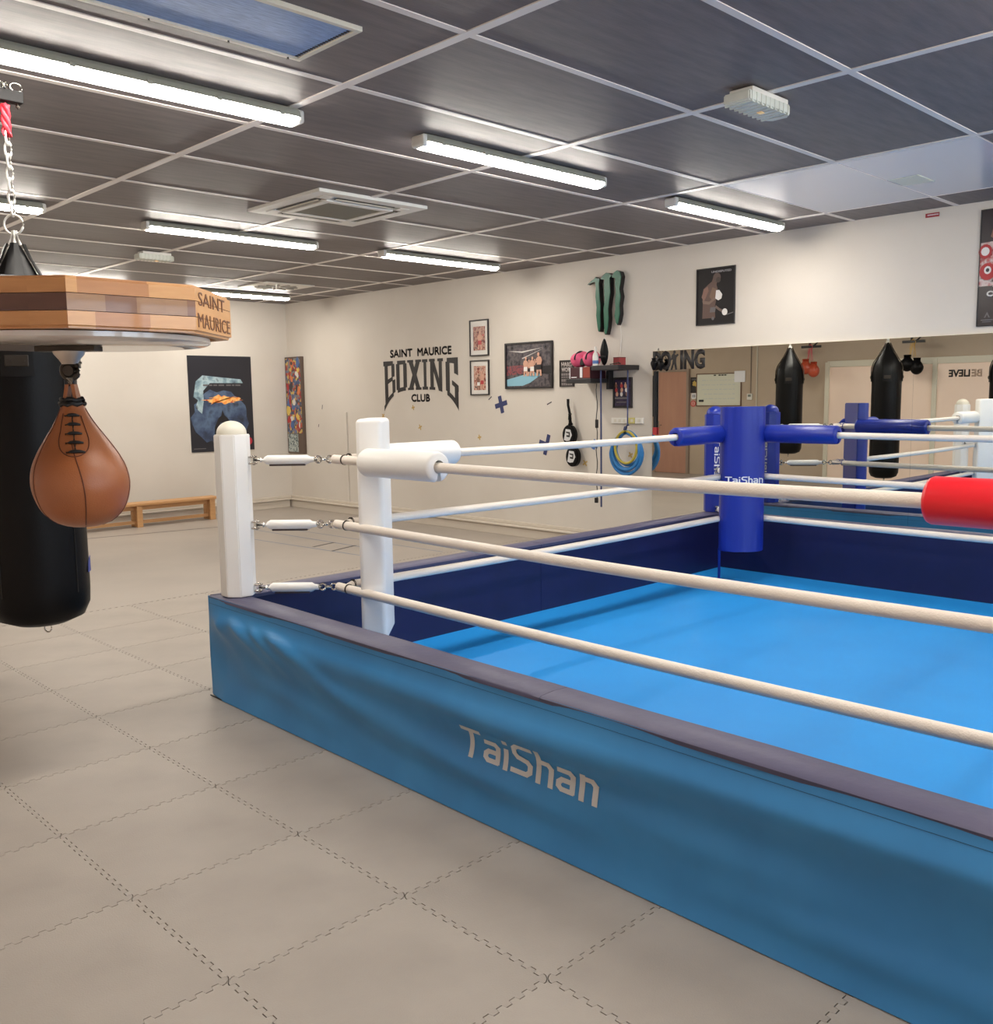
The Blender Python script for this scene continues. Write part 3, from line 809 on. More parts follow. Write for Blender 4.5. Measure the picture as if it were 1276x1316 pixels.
# ------------------------------------------------------------------ pictures
def framed(name, F, wd, ht, depth, fw, fm, label, cat='picture', mat_border=None, pic=None, picmat=None):
    t = thing(name, label, cat, F.p(wd / 2, 0, 0))
    bm = BM()
    for (a, b, c, e) in ((0, wd, 0, fw), (0, wd, ht - fw, ht), (0, fw, fw, ht - fw), (wd - fw, wd, fw, ht - fw)): F.box(bm, a, b, c, e, .001, depth, .001, seg=1)
    obj('frame', bm, fm, t)
    bm = BM(); F.box(bm, fw * .8, wd - fw * .8, fw * .8, ht - fw * .8, .001, depth * .45); obj('backing', bm, mat_border or picmat, t)
    if mat_border:
        bm = BM(); x0, x1, y0, y1 = pic; F.box(bm, x0, x1, y0, y1, depth * .45, depth * .5); p = obj('print', bm, picmat, t)
    return t
def overlay(F, t, polys, z, nm='print_figure'):
    for m, pts in polys:
        bm = BM(); F.poly(bm, pts, z, z + .0006); obj(nm, bm, m, t); z += .0007
def boxer(cx, cy, s, flip=1):
    """rough standing boxer silhouette as polygons, s = height"""
    P = lambda x, y: (cx + flip * x * s, cy + y * s)
    body = [P(-.16, 0), P(-.05, 0), P(-.02, .3), P(.06, 0), P(.17, 0), P(.12, .42), P(.13, .62), P(.2, .7), P(.1, .8), P(.0, .84), P(-.12, .8), P(-.18, .66), P(-.12, .45)]
    head = ell(cx + flip * .03 * s, cy + .92 * s, .065 * s, .085 * s, 14)
    arm = [P(.05, .76), P(.18, .62), P(.26, .74), P(.3, .7), P(.19, .54), P(.02, .66)]
    glove = ell(cx + flip * .28 * s, cy + .77 * s, .065 * s, .06 * s, 12)
    trunk = [P(-.14, .26), P(.13, .26), P(.13, .48), P(-.13, .48)]
    return body, head, arm, glove, trunk
m_frame = mat('black_frame', (34, 30, 32), .35)
m_pass = mat('passepartout', (216, 212, 206), .5)
p1 = blotch_mat('ring_photo_print', [(40, 34, 38), (120, 60, 60), (190, 150, 130), (70, 66, 74)], 26, .25)
skin = mat('print_skin', (196, 150, 128), .4); skin2 = mat('print_skin_dark', (122, 84, 68), .4); pr_red = mat('print_red', (170, 44, 48), .4); pr_white = mat('print_white', (220, 216, 212), .4); pr_dark = mat('print_dark', (28, 26, 30), .35); pr_grey = mat('print_grey', (100, 96, 98), .4)
F = wallR(7.80, 1.955); t = framed('picture_frame', F, .30, .393, .022, .012, m_frame, 'upper of the two small framed fight photos with white mount', 'picture', m_pass, (.055, .245, .06, .32), p1)
b, h, a, g, tr = boxer(.16, .07, .2); overlay(F, t, [(skin, b), (pr_red, tr), (skin, a), (pr_red, g), (skin, h)], .0112)
F = wallR(7.80, 1.525); t = framed('picture_frame', F, .30, .383, .022, .012, m_frame, 'lower of the two small framed fight photos with white mount', 'picture', m_pass, (.055, .245, .055, .32), blotch_mat('ring_photo_print_two', [(60, 40, 40), (150, 84, 72), (206, 170, 150), (54, 50, 60)], 22, .25))
b, h, a, g, tr = boxer(.13, .06, .17); b2, h2, a2, g2, tr2 = boxer(.19, .07, .19, -1); overlay(F, t, [(skin2, b), (pr_white, tr), (skin2, h), (pr_red, g), (skin, b2), (pr_red, tr2), (skin, a2), (skin, h2)], .0112)
m_crowd = blotch_mat('arena_print', [(34, 32, 36), (64, 60, 66), (96, 88, 90), (46, 44, 50)], 18, .2, 5)
F = wallR(7.24, 1.585); WB, HB = .68, .483
t = framed('picture_frame', F, WB, HB, .03, .018, m_frame, 'large framed photo of a boxing ring scene with light blue canvas', 'picture', None, None, m_crowd)
pr_cyan = mat('print_cyan', (130, 178, 196), .35); pr_beam = mat('print_beam', (200, 196, 190), .35)
cr = blotch_mat('crowd_red_print', [(60, 36, 40), (150, 70, 74), (90, 60, 70), (40, 36, 44)], 40, .3)
polys = [(cr, [(.02, .14), (.4, .17), (.4, .25), (.02, .24)]), (pr_cyan, [(.02, .03), (.25, .03), (.36, .06), (.56, .16), (.62, .2), (.3, .15), (.02, .1)]), (pr_beam, [(.04, .40), (.25, .375), (.56, .42), (.25, .39)]), (pr_beam, [(.25, .31), (.56, .41), (.25, .32)]),
         (pr_dark, [(.44, .16), (.66, .14), (.66, .24), (.44, .22)])]
for cx, s, fl_ in ((.30, .2, 1), (.36, .17, -1), (.40, .2, 1), (.5, .24, -1)):
    b, h, a, g, tr = boxer(cx, .13, s, fl_); polys += [(skin, b), (pr_white if fl_ > 0 else pr_dark, tr), (skin, a), (skin, h)]
overlay(F, t, polys, .0136)
F = wallR(6.468, 1.596); t = framed('slogan_frame', F, .19, .265, .014, .006, m_frame, 'small dark sign with stacked white slogan words beside the shelf', 'sign', None, None, mat('slogan_card', (56, 50, 50), .5))
for i, (tx, hh) in enumerate((('HARD', .045), ('WORK', .045), (None, .03), (None, .014), (None, .032), (None, .03))):
    yy = .245 - sum((.045, .045, .03, .014, .032, .03)[:i + 1]) - .007 * i
    if tx is None:      # lines too small to read in the photo
        bm = BM()
        for q in range(5): F.box(bm, .022 + q * .029, .022 + q * .029 + .023, yy, yy + hh * .8, .0063, .0069)
        obj('slogan_line', bm, mat('slogan_print_dim', (128, 120, 118), .5), t); continue
    text('slogan_line', tx, Fr(F.p(.022, yy), F.x, F.y), .145, mat('slogan_print', (176, 168, 164), .5), t, height=hh, bold=.04, z=.0066, thick=.0006)
F = wallR(5.775, 1.382); t = framed('picture_frame', F, .228, .29, .02, .012, m_frame, 'black framed group photo hanging beneath the black wall shelf', 'picture', m_frame, (.02, .208, .02, .27), blotch_mat('group_print', [(30, 28, 50), (60, 50, 80), (34, 30, 50)], 14, .25))
pl = []
for i in range(9):
    cx, cy = .05 + (i % 3) * .058 + random.uniform(-.01, .01), .13 + (i // 3) * .04
    pl += [([skin, pr_white, skin2, pr_red][i % 4], ell(cx, cy, .016, .022, 10)), (skin, ell(cx, cy + .024, .008, .01, 8))]
pl += [(pr_grey, [(.03, .085), (.19, .085), (.19, .1), (.03, .1)]), (pr_grey, [(.05, .05), (.17, .05), (.17, .058), (.05, .058)])]
overlay(F, t, pl, .0103)
F = wallR(4.84, 2.105); t = framed('boxer_poster', F, .39, .49, .016, .006, m_frame, 'dark poster of a bare chested boxer, alone high above the mirror', 'poster', None, None, mat('dark_poster', (24, 20, 22), .4, spec=.3))
def PP(l): return [(x * .39, y * .49) for x, y in l]
overlay(F, t, [(mat('print_back', (92, 70, 62), .4), PP([(.16, .12), (.17, .4), (.15, .52), (.18, .64), (.3, .71), (.4, .76), (.44, .84), (.56, .8), (.52, .7), (.56, .6), (.52, .44), (.48, .3), (.5, .12)])),
               (mat('print_chest', (116, 90, 72), .4), PP([(.34, .5), (.42, .66), (.52, .62), (.5, .48), (.42, .42)])),
               (mat('print_head', (86, 70, 64), .4), PP(ell(.53, .82, .10, .085, 16))), (mat('print_jaw', (64, 52, 48), .4), PP(ell(.57, .78, .06, .05, 12))),
               (mat('print_shoulder', (130, 96, 84), .4), PP([(.14, .5), (.2, .64), (.3, .68), (.32, .6), (.26, .5), (.2, .42)])),
               (mat('print_arm', (120, 98, 86), .4), PP([(.16, .44), (.34, .41), (.52, .5), (.5, .44), (.34, .36), (.18, .38)])),
               (pr_white, PP([(.5, .46), (.52, .6), (.6, .6), (.68, .52), (.66, .45), (.58, .42)])), (pr_grey, PP([(.36, .22), (.38, .31), (.52, .31), (.5, .22)])),
               (mat('print_forearm', (104, 86, 78), .4), PP([(.52, .34), (.62, .28), (.72, .24), (.7, .2), (.6, .24), (.5, .3)])), (pr_white, PP(ell(.75, .21, .07, .06, 14))), (pr_grey, PP([(.8, .17), (.97, .2), (.97, .185), (.8, .15)])), (pr_grey, PP(ell(.45, .11, .035, .03, 10)))], .0074, 'print_figure')
text('poster_print', 'UNDISPUTED', Fr(F.p(.15, .445), F.x, F.y), .2, mat('print_caption', (150, 146, 150), .4), t, height=.018, bold=.03, z=.0075)
F = wallR(2.485, 1.953); t = framed('fighter_poster', F, .62, .81, .012, .005, m_frame, 'tall dark and red poster cut off by the right edge of the photo', 'poster', None, None, mat('poster_black', (44, 36, 38), .25))
overlay(F, t, [(blotch_mat('red_fight_print', [(40, 34, 36), (160, 60, 62), (196, 180, 176), (70, 60, 62)], 12, .25, 4), [(.005, .28), (.3, .28), (.32, .6), (.005, .58)]), (skin2, [(.07, .62), (.12, .58), (.3, .6), (.32, .76), (.1, .74)]), (pr_red, ell(.06, .38, .055, .06, 16)), (pr_white, ell(.06, .39, .024, .028, 12)), (pr_dark, ell(.06, .39, .012, .014, 10)), (pr_white, [(.1, .27), (.14, .27), (.15, .42), (.11, .42)]), (pr_red, ell(.04, .52, .045, .05, 14)), (pr_white, ell(.04, .52, .028, .03, 12))], .0058)
text('poster_print', 'CH', Fr(F.p(.06, .205), F.x, F.y), .085, pr_white, t, height=.04, bold=.05, z=.0085)
overlay(F, t, [(pr_grey, [(.05, .06), (.07, .1), (.09, .06), (.08, .06), (.07, .082), (.06, .06)]), (pr_grey, [(.03, .04), (.11, .04), (.11, .047), (.03, .047)]), (pr_grey, [(.04, .028), (.1, .028), (.1, .033), (.04, .033)])], .0085)

# poster on the back wall (generic stand-in: dark blue night scene, orange glow)
F = wallB(5.765, .835); WPp, HPp = .915, 1.255
po = thing('night_poster', 'large dark blue poster with an orange flame glow on the back wall', 'poster', F.p(WPp / 2, 0, 0))
bm = BM(); F.box(bm, 0, WPp, 0, HPp, .001, .01); obj('poster_sheet', bm, mat('poster_night', (34, 34, 42), .35), po)
bl = blotch_mat('blue_haze_print', [(34, 38, 52), (56, 70, 98), (84, 104, 132), (40, 46, 62)], 5, .35, 4)
fm = blotch_mat('flame_print', [(214, 88, 40), (244, 150, 66), (250, 196, 120), (196, 70, 34)], 12, .35, 3)
sm = blotch_mat('smoke_print', [(60, 74, 88), (120, 146, 158), (168, 190, 196), (48, 56, 70)], 8, .35, 4)
def wavy(cx, cy, rx, ry, n, amp, seed):
    rd = random.Random(seed); return [(cx + rx * (1 + rd.uniform(-amp, amp)) * math.cos(2 * PI * i / n), cy + ry * (1 + rd.uniform(-amp, amp)) * math.sin(2 * PI * i / n)) for i in range(n)]
overlay(F, po, [(bl, wavy(.44, .45, .40, .36, 26, .12, 3)), (sm, [(.06, .72), (.1, .92), (.2, 1.0), (.4, .98), (.75, .95), (.78, .9), (.5, .9), (.3, .9), (.2, .8), (.2, .66), (.17, .5), (.08, .58), (.12, .68)]),
                (fm, wavy(.47, .68, .22, .055, 30, .45, 5)), (pr_dark, [(.32, .1), (.34, .32), (.4, .44), (.44, .47), (.46, .55), (.49, .47), (.53, .44), (.6, .34), (.62, .1)]), (mat('print_slate', (66, 72, 90), .35), [(.4, .2), (.42, .38), (.52, .38), (.54, .2)]), (mat('print_crimson', (186, 40, 56), .35), ell(.83, .12, .055, .055, 16))], .0103)
bm = BM()
for i_, (a_, b_) in enumerate(((.2, .27), (.285, .33), (.345, .4), (.42, .5), (.53, .6), (.615, .65), (.665, .74))): F.box(bm, a_, b_, .862, .882, .0155, .0162)
obj('caption_print', bm, pr_grey, po)
bm = BM(); z_ = .0158
for i in range(3): F.box(bm, .3 + i * .02, .38 + i * .03, .125 - i * 0, .145, .0155, .016)
F.box(bm, .03, .2, .04, .05, .0103, .0112); obj('poster_print', bm, pr_grey, po)

# tall narrow comic style board on the right wall near the corner
F = wallR(11.56, .76); cb = thing('painted_board', 'tall narrow multicoloured painted board next to the room corner', 'artwork', F.p(.2, 0, 0))
tl = Matrix.Rotation(math.radians(-1.2), 4, 'X')
bm = BM(); F.box(bm, .0, .40, 0, 1.33, .002, .05, .003); obj('board', bm, mat('board_brown', (92, 76, 66), .5), cb)
cvm = blotch_mat('comic_patches', [(150, 48, 44), (96, 110, 140), (196, 168, 90), (70, 62, 62), (178, 96, 70), (120, 120, 122), (60, 76, 110)], 26, .4, kind='cells')
bm = BM(); F.box(bm, .02, .38, .28, 1.31, .05, .0515); obj('colour_patches', bm, cvm, cb)
bm = BM(); F.box(bm, .02, .27, .02, .27, .05, .0515); obj('grey_patch', bm, blotch_mat('grey_patches', [(150, 160, 158), (84, 96, 96), (184, 190, 184)], 60, .4, kind='cells'), cb)
rd = random.Random(4)
for i in range(26):
    cx, cy = rd.uniform(.05, .35), rd.uniform(.3, 1.28)
    c = [(168, 40, 40), (70, 100, 150), (214, 184, 90), (206, 120, 70), (208, 204, 196), (60, 54, 60)][i % 6]
    bm = BM(); F.poly(bm, wavy(cx, cy, rd.uniform(.02, .05), rd.uniform(.03, .075), 9, .4, i), .0516, .053 + i * .00005); obj('paint_blob', bm, mat('blob_%d' % (i % 6), c, .4), cb)

# ------------------------------------------------------------------ claw shaped light sign
F = wallR(6.03, 2.07); ms = thing('claw_sign', 'green three clawed light sign mounted above the black shelf', 'sign', F.p(.2, 0, 0))
m_green = mat('green_acrylic', (36, 98, 74), .34, spec=.35)
claws = [
 [(-.02, .50), (.03, .535), (.06, .55), (.075, .565), (.09, .55), (.125, .545), (.115, .5), (.12, .45), (.125, .36), (.135, .28), (.13, .2), (.135, .1), (.125, .05), (.11, .05), (.10, .1), (.085, .2), (.09, .28), (.075, .38), (.08, .46), (.07, .52), (.03, .52)],
 [(.14, .54), (.16, .565), (.2, .59), (.24, .585), (.27, .56), (.25, .54), (.25, .47), (.255, .4), (.24, .33), (.23, .25), (.235, .17), (.225, .08), (.21, .02), (.19, .02), (.185, .08), (.18, .18), (.175, .26), (.19, .34), (.18, .44), (.185, .53)],
 [(.275, .545), (.30, .585), (.335, .60), (.37, .585), (.385, .54), (.375, .48), (.365, .43), (.38, .36), (.365, .28), (.37, .2), (.355, .13), (.34, .1), (.325, .12), (.31, .18), (.32, .25), (.315, .32), (.325, .4), (.315, .48), (.32, .53)]]
for c in claws:
    cx = sum(p[0] for p in c) / len(c); cy = sum(p[1] for p in c) / len(c)
    bm = BM(); F.poly(bm, [(cx + (x - cx) * 1.12, cy + (y - cy) * 1.02) for x, y in c], .003, .055); cl = obj('claw', bm, m_black, ms)
    bm = BM(); F.poly(bm, c, .0551, .062); obj('green_face', bm, m_green, cl)
bm = BM(); tube(bm, [F.p(.35, .085, .02), F.p(.352, .0, .01), F.p(.34, -.12, .008), F.p(.33, -.22, .01), F.p(.30, -.27, .03)], .004, 6); tag(obj('power_cord', bm, m_white, None), 'thin white cord hanging from the green claw sign to the shelf', 'cord')

# ------------------------------------------------------------------ shelf and what stands on it
sh = thing('wall_shelf', 'black two level wall shelf holding pink mitts and boxes', 'shelf', (7.1, 5.9, 1.64))
bm = BM(); box(bm, 6.94, 7.259, 5.80, 6.11, 1.622, 1.664, .004); obj('lower_board', bm, m_bmetal, sh)
bm = BM(); box(bm, 6.94, 7.259, 5.47, 5.795, 1.737, 1.782, .004); obj('upper_board', bm, m_bmetal, sh)
bm = BM(); box(bm, 7.19, 7.259, 5.78, 5.815, 1.56, 1.77, .004); obj('side_bracket', bm, m_bmetal, sh)
g_sh = 'things on the black wall shelf'
m_pink = mat('pink_vinyl', (226, 92, 132), .4)
# box of wraps on the lower board
bx = thing('carton', 'black and red carton lying on the lower shelf board', 'box', (7.03, 6.0, 1.642), g_sh)
bm = BM(); box(bm, 6.97, 7.2, 5.83, 6.09, 1.665, 1.775, .003); obj('carton_body', bm, mat('dark_red_card', (66, 26, 34), .45), bx)
FX = Fr((6.9695, 6.088, 1.663), (0, -1, 0), (0, 0, 1))
bm = BM(); FX.box(bm, .0, .008, .005, .11, 0, .001); FX.box(bm, .13, .16, .012, .11, 0, .001); FX.box(bm, .02, .09, .012, .02, 0, .001); obj('white_print', bm, m_pwhite, bx)
bm = BM(); FX.box(bm, .17, .255, .01, .11, 0, .001); obj('red_print', bm, mat('brick_red_print', (150, 62, 48), .4), bx)
mt_ = thing('punch_mitts', 'pair of pink punch mitts with black straps resting on the carton', 'gloves', (7.05, 6.0, 1.77), g_sh)
for yc, rx in ((6.025, .10), (5.885, .08)):
    bm = BM(); bmesh.ops.create_uvsphere(bm, u_segments=24, v_segments=14, radius=1)
    for v in bm.verts:
        x, y, z = v.co; z = max(z, -.92) * (1 - .12 * y * y)
        v.co = V((7.06 + x * .10, yc + y * rx, max(1.7765, 1.85 + z * .078 + .008 * math.sin(5 * x))))
    mi_ = obj('mitt', bm, m_pink, mt_, smooth=True)
    bm = BM(); n = 16; tube(bm, [(7.06 + .102 * math.cos(PI + PI * i / n * 1), yc - .01, 1.845 + .08 * math.sin(PI * i / n)) for i in range(n + 1)], .009, 8); obj('strap', bm, m_black, mi_)
bm = BM(); box(bm, 6.985, 7.02, 5.925, 5.975, 1.79, 1.86, .01); obj('knuckle_patch', bm, m_black, mt_)
bo = thing('spray_bottle', 'small white bottle standing beside the pink mitts', 'bottle', (6.96, 5.77, 1.782), g_sh)
bm = BM(); lathe(bm, [(0, 0), (.026, 0), (.028, .01), (.028, .09), (.02, .115), (.012, .125), (.012, .135)], (6.97, 5.765, 1.7825), 20); obj('bottle_body', bm, m_white, bo, smooth=True, auto=40)
bm = BM(); lathe(bm, [(.014, 0), (.014, .03), (.008, .045), (0, .045)], (6.97, 5.765, 1.9175), 16); obj('cap', bm, m_white, bo, smooth=True, auto=40)
bm = BM(); lathe(bm, [(.0285, .0), (.0285, .03)], (6.97, 5.765, 1.80), 20); obj('blue_band', bm, mat('blue_band', (70, 110, 170), .5), bo)
pb = thing('shin_guard', 'tall black pointed guard standing on the upper shelf board', 'guard', (7.02, 5.70, 1.782), g_sh)
bm = BM(); bmesh.ops.create_uvsphere(bm, u_segments=20, v_segments=14, radius=1)
for v in bm.verts:
    x, y, z = v.co; k_ = 1 - .35 * max(0, z); v.co = V((7.02 + x * .03 * k_, 5.70 + y * .045 * k_, 1.908 + z * .125))
obj('shell', bm, m_blk, pb, smooth=True)
bm = BM(); tube(bm, [(6.995, 5.735, 1.86), (6.985, 5.70, 1.865), (6.995, 5.665, 1.86)], .012, 8); obj('strap', bm, m_blk2, pb)
rb = thing('small_red_box', 'little red box at the back of the upper shelf board', 'box', (7.1, 5.62, 1.782), g_sh)
bm = BM(); box(bm, 7.08, 7.18, 5.57, 5.64, 1.783, 1.85, .003); obj('box_body', bm, mat('small_red', (150, 58, 60), .5), rb)
bm = BM(); box(bm, 7.078, 7.182, 5.568, 5.642, 1.8505, 1.858, .002); obj('lid', bm, mat('small_red_lid', (120, 44, 48), .5), rb)
rr = thing('flat_strap', 'thin dark strap lying folded along the upper shelf board edge', 'strap', (7.0, 5.5, 1.745), g_sh)
bm = BM(); tube(bm, [(6.98, 5.6, 1.789), (7.0, 5.56, 1.796), (7.0, 5.53, 1.799), (6.98, 5.50, 1.802), (6.99, 5.48, 1.79)], .006, 6); obj('strap_band', bm, m_dmetal, rr)
# cords hanging from the shelf
m_cordb = mat('navy_cord', (58, 66, 104), .6)
bm = BM(); tube(bm, [(7.0, 5.725, 1.7365), (7.0, 5.722, 1.2), (7.0, 5.72, .44)], .0085, 8); tag(obj('hanging_rope', bm, m_cordb), 'straight navy rope hanging from the shelf down to knee height', 'rope')
ck = thing('cable', 'thin black cable with inline switch hanging beside the navy rope', 'cable', (7.0, 5.76, .5))
bm = BM(); tube(bm, [(7.0, 5.775 + .008 * math.sin(i * 1.3), 1.615 - i * .0575) for i in range(20)], .0045, 6); obj('cable_line', bm, m_black, ck)
bm = BM(); obox(bm, (7.0, 5.775, 1.235), (1, 0, 0), (0, 1, 0), (0, 0, 1), .01, .014, .04, .004); obj('inline_switch', bm, m_black, ck)
bm = BM(); obox(bm, (7.0, 5.78, .50), (1, 0, 0), (0, 1, 0), (0, 0, 1), .012, .016, .025, .004); obj('plug', bm, m_black, ck)
# bands hanging
bd = thing('resistance_bands', 'ring of blue and yellow bands hanging from a cord on the wall', 'bands', (7.1, 5.5, .8))
bm = BM(); tube(bm, [(7.12, 5.50, 1.7365), (7.12, 5.50, 1.23)], .007, 8); obj('hanging_cord', bm, m_cordb, bd)
m_bblue = mat('blue_band_rubber', (40, 118, 182), .4); m_by = mat('yellow_band_rubber', (176, 160, 60), .4)
for i in range(5):
    bm = BM(); n = 36; rr_ = .155 + .009 * i - (.0 if i % 2 else .012); cy_, cz_ = 5.50 + (i - 3) * .004, 1.0 - .012 * i
    tube(bm, [(7.11 - .012 * (i % 3), cy_ + rr_ * math.sin(2 * PI * j / n) * (1 - .15 * max(0, math.cos(2 * PI * j / n))), cz_ + rr_ * 1.08 * math.cos(2 * PI * j / n)) for j in range(n)], .016, 8, closed=True)
    obj('blue_band', bm, m_bblue, bd, smooth=True)
bm = BM(); n = 36; tube(bm, [(7.075, 5.485 + .128 * math.sin(2 * PI * j / n), 1.015 + .15 * math.cos(2 * PI * j / n)) for j in range(n)], .013, 8, closed=True); obj('yellow_band', bm, m_by, bd, smooth=True)
bm = BM(); tube(bm, [(7.1, 5.48, 1.23), (7.09, 5.50, 1.20), (7.1, 5.52, 1.17), (7.11, 5.49, 1.15)], .018, 8); obj('knot', bm, m_cordb, bd, smooth=True)
# sockets
so = thing('socket_row', 'white row of sockets and switches beneath the black framed photo', 'socket', (7.25, 5.6, 1.23))
F = wallR(5.79, 1.232)
bm = BM(); F.box(bm, 0, .2, 0, .055, .001, .022, .003); F.box(bm, .285, .38, 0, .055, .001, .022, .003); obj('cover_plate', bm, m_white, so)
bm = BM(); F.box(bm, .205, .28, 0, .055, .001, .022, .003); obj('yellow_plate', bm, mat('yellow_plate', (206, 196, 120), .4), so)
for x in (.035, .09, .145, .235, .32):
    bm = BM(); F.box(bm, x, x + .03, .014, .042, .0221, .026, .001); obj('rocker', bm, m_offw, so)
# two paddle pads
def paddle(yc, zc, handle, label):
    t = thing('focus_paddle', label, 'paddle', (7.2, yc, zc - .1), 'black focus paddles on the wall')
    F = wallR(yc, zc, 7.19)
    bm = BM(); F.poly(bm, ell(0, 0, .083, .1, 28), -.02, .02); F.poly(bm, ell(0, 0, .074, .09, 28), .02, .03); obj('pad', bm, m_blk, t, smooth=True, auto=30)
    bm = BM(); F.poly(bm, [(-.055, -.05), (-.03, .06), (.03, .055), (.052, .0), (.02, -.055), (-.02, -.06)], .0301, .0312); obj('white_patch', bm, m_print, t)
    bm = BM()
    for q in ([(-.03, .035), (.02, .03), (.015, .015), (-.02, .02)], [(-.02, .0), (.025, -.005), (.02, -.022), (-.02, -.018)], [(.012, .03), (.027, .03), (.024, -.02), (.01, -.02)]): F.poly(bm, q, .0313, .032)
    obj('patch_print', bm, m_black, t)
    if handle:
        bm = BM(); tube(bm, [F.p(.01, .1, 0), F.p(.0, .16, 0), F.p(.0, .22, .003), F.p(-.02, .30, .004), F.p(-.02, .36, .004)], [.028, .018, .013, .013, .015], 10); obj('handle', bm, m_blk, t, smooth=True)
        bm = BM(); tube(bm, [F.p(-.002, .2, 0), F.p(.006, .215, 0)], .018, 10); obj('handle_wrap', bm, m_blk2, t)
    else:
        bm = BM(); tube(bm, [F.p(.0, .09, 0), F.p(.0, .12, -.01)], .012, 8); obj('handle', bm, m_blk, t)
paddle(6.28, 1.112, True, 'upper black paddle pad with white patch and long handle')
paddle(6.235, .895, False, 'lower round black paddle pad with white patch')

# tape crosses and scraps on the wall
m_tb = mat('dark_blue_tape', (44, 52, 98), .5); m_tg = mat('gold_tape', (190, 158, 92), .5); m_tk = mat('dark_tape', (54, 48, 56), .5); m_tlb = mat('mid_blue_tape', (76, 110, 168), .5)
def cross(y, z, s, w_, ang, m, label, cat='tape', group=None, arms=2):
    F = Fr((7.2585, y, z), (0, -1, 0), (0, 0, 1)); bm = BM()
    for q in range(arms):
        a = ang + q * PI / 2; c_, s_ = math.cos(a), math.sin(a)
        pts = [(c_ * x - s_ * yy, s_ * x + c_ * yy) for x, yy in ((-s, -w_), (s, -w_), (s, w_), (-s, w_))]
        F.poly(bm, pts, .0004 * q, .0004 * q + .0005)
    tag(obj('tape_cross' if arms == 2 else 'tape_scrap', bm, m), label, cat, group)
cross(7.33, 1.42, .095, .026, .25, m_tb, 'dark blue tape cross under the two small framed photos')
cross(6.66, 1.0, .11, .024, .5 + PI / 4, m_tb, 'dark blue tape cross left of the paddle pads')
cross(6.02, 1.02, .05, .024, .4 + PI / 4, m_tlb, 'mid blue tape cross between the paddles and the cable')
for (y, z, s, an, ml, lb) in ((7.68, 1.057, .03, .2, m_tg, 'gold tape cross below the dark blue tape cross'), (6.14, .83, .035, .6, m_tg, 'gold tape cross to the lower right of the round paddle'),
                          (8.709, 1.156, .035, .4, m_tg, 'gold tape cross above the white corner sleeve'), (9.42, 1.29, .03, .8, m_tg, 'small gold tape cross under the first big letter'),
                          (8.83, 1.39, .03, .2, m_tg, 'small gold tape cross directly under the word club'), (5.57, .93, .03, .5, m_tg, 'gold tape cross inside the ring of bands')):
    cross(y, z, s, .008, an, ml, lb)
for (y, z, s, an, lb) in ((7.5, 1.49, .03, .6, 'short grey tape scrap left of the upper blue cross'), (6.62, 1.43, .035, .4, 'short grey tape scrap under the large framed photo'), (10.75, 1.4, .03, 1.4, 'upper tiny dark tape scrap right of the painted board'), (10.85, 1.15, .02, 1.2, 'lower tiny dark tape scrap right of the painted board')):
    cross(y, z, s, .006, an, m_tk, lb, arms=1)

# strap and gloves hanging at the mirror's left edge
hs = thing('hanging_belt', 'long black belt with red end hanging at the left edge of the mirror', 'belt', (7.22, 5.28, 1.15))
bm = BM(); box(bm, 7.215, 7.228, 5.245, 5.275, 1.2, 1.72, .003); box(bm, 7.208, 7.2145, 5.25, 5.28, 1.3, 1.68, .002); obj('belt_strap', bm, m_blk2, hs)
bm = BM(); box(bm, 7.212, 7.229, 5.24, 5.28, 1.13, 1.2, .003); obj('red_end', bm, mat('red_webbing', (170, 44, 48), .6), hs)
gl = thing('glove_pair', 'pair of small black gloves hung over the sticker letters on the mirror', 'gloves', (7.19, 5.2, 1.74))
for (y, z, s) in ((5.252, 1.775, .72), (5.175, 1.765, .7)):
    bm = BM(); bmesh.ops.create_uvsphere(bm, u_segments=20, v_segments=12, radius=1)
    for v in bm.verts:
        x, yy, zz = v.co
        v.co = V((7.19 + x * .034 * s, y + yy * (.042 + .012 * math.sin(zz * 3)) * s, z + zz * .07 * s))
    g = obj('glove', bm, m_blk, gl, smooth=True)
    bm = BM(); tube(bm, [(7.19, y, z + .042), (7.19, y, z + .062)], [.021, .025], 14); obj('cuff', bm, m_blk2, g)
bm = BM(); tube(bm, [(7.19, 5.252, 1.83), (7.215, 5.22, 1.925), (7.19, 5.175, 1.82)], .004, 6); obj('lace', bm, m_blk2, gl)

# ------------------------------------------------------------------ left wall things (seen in the mirror)
F = wallL(9.155, 1.29); wb = thing('whiteboard', 'whiteboard with faint blue writing on the wall opposite the mirror', 'whiteboard', F.p(.46, 0, 0))
bm = BM(); F.box(bm, 0, .93, 0, .58, .001, .015); obj('board', bm, mat('whiteboard_face', (214, 214, 196), .25), wb)
bm = BM()
for q in ((0, .93, -.012, .006), (0, .93, .575, .593), (-.012, .006, -.012, .593), (.925, .943, -.012, .593)): F.box(bm, *q, .001, .022, .002)
obj('frame', bm, mat('dark_wood_frame', (112, 84, 66), .5), wb)
rd = random.Random(2); m_wr = mat('faint_writing', (190, 196, 194), .6)
bm = BM()
for r_i in range(5):
    x = .12
    while x < .8:
        l = rd.uniform(.03, .1); F.box(bm, x, x + l, .12 + r_i * .085, .128 + r_i * .085 + rd.uniform(0, .008), .0152, .016); x += l + rd.uniform(.015, .03)
obj('handwriting', bm, m_wr, wb)
bm = BM(); F.box(bm, .78, .87, .07, .11, .015, .04, .004); obj('eraser', bm, m_bmetal, wb)
bm = BM(); F.box(bm, -.09, .13, .42, .62, .0225, .0245); obj('paper_note', bm, m_pwhite, wb)
bm = BM()
for x in (.3, .36, .42, .52): F.box(bm, x, x + .04, .545, .565, .015, .03, .003)
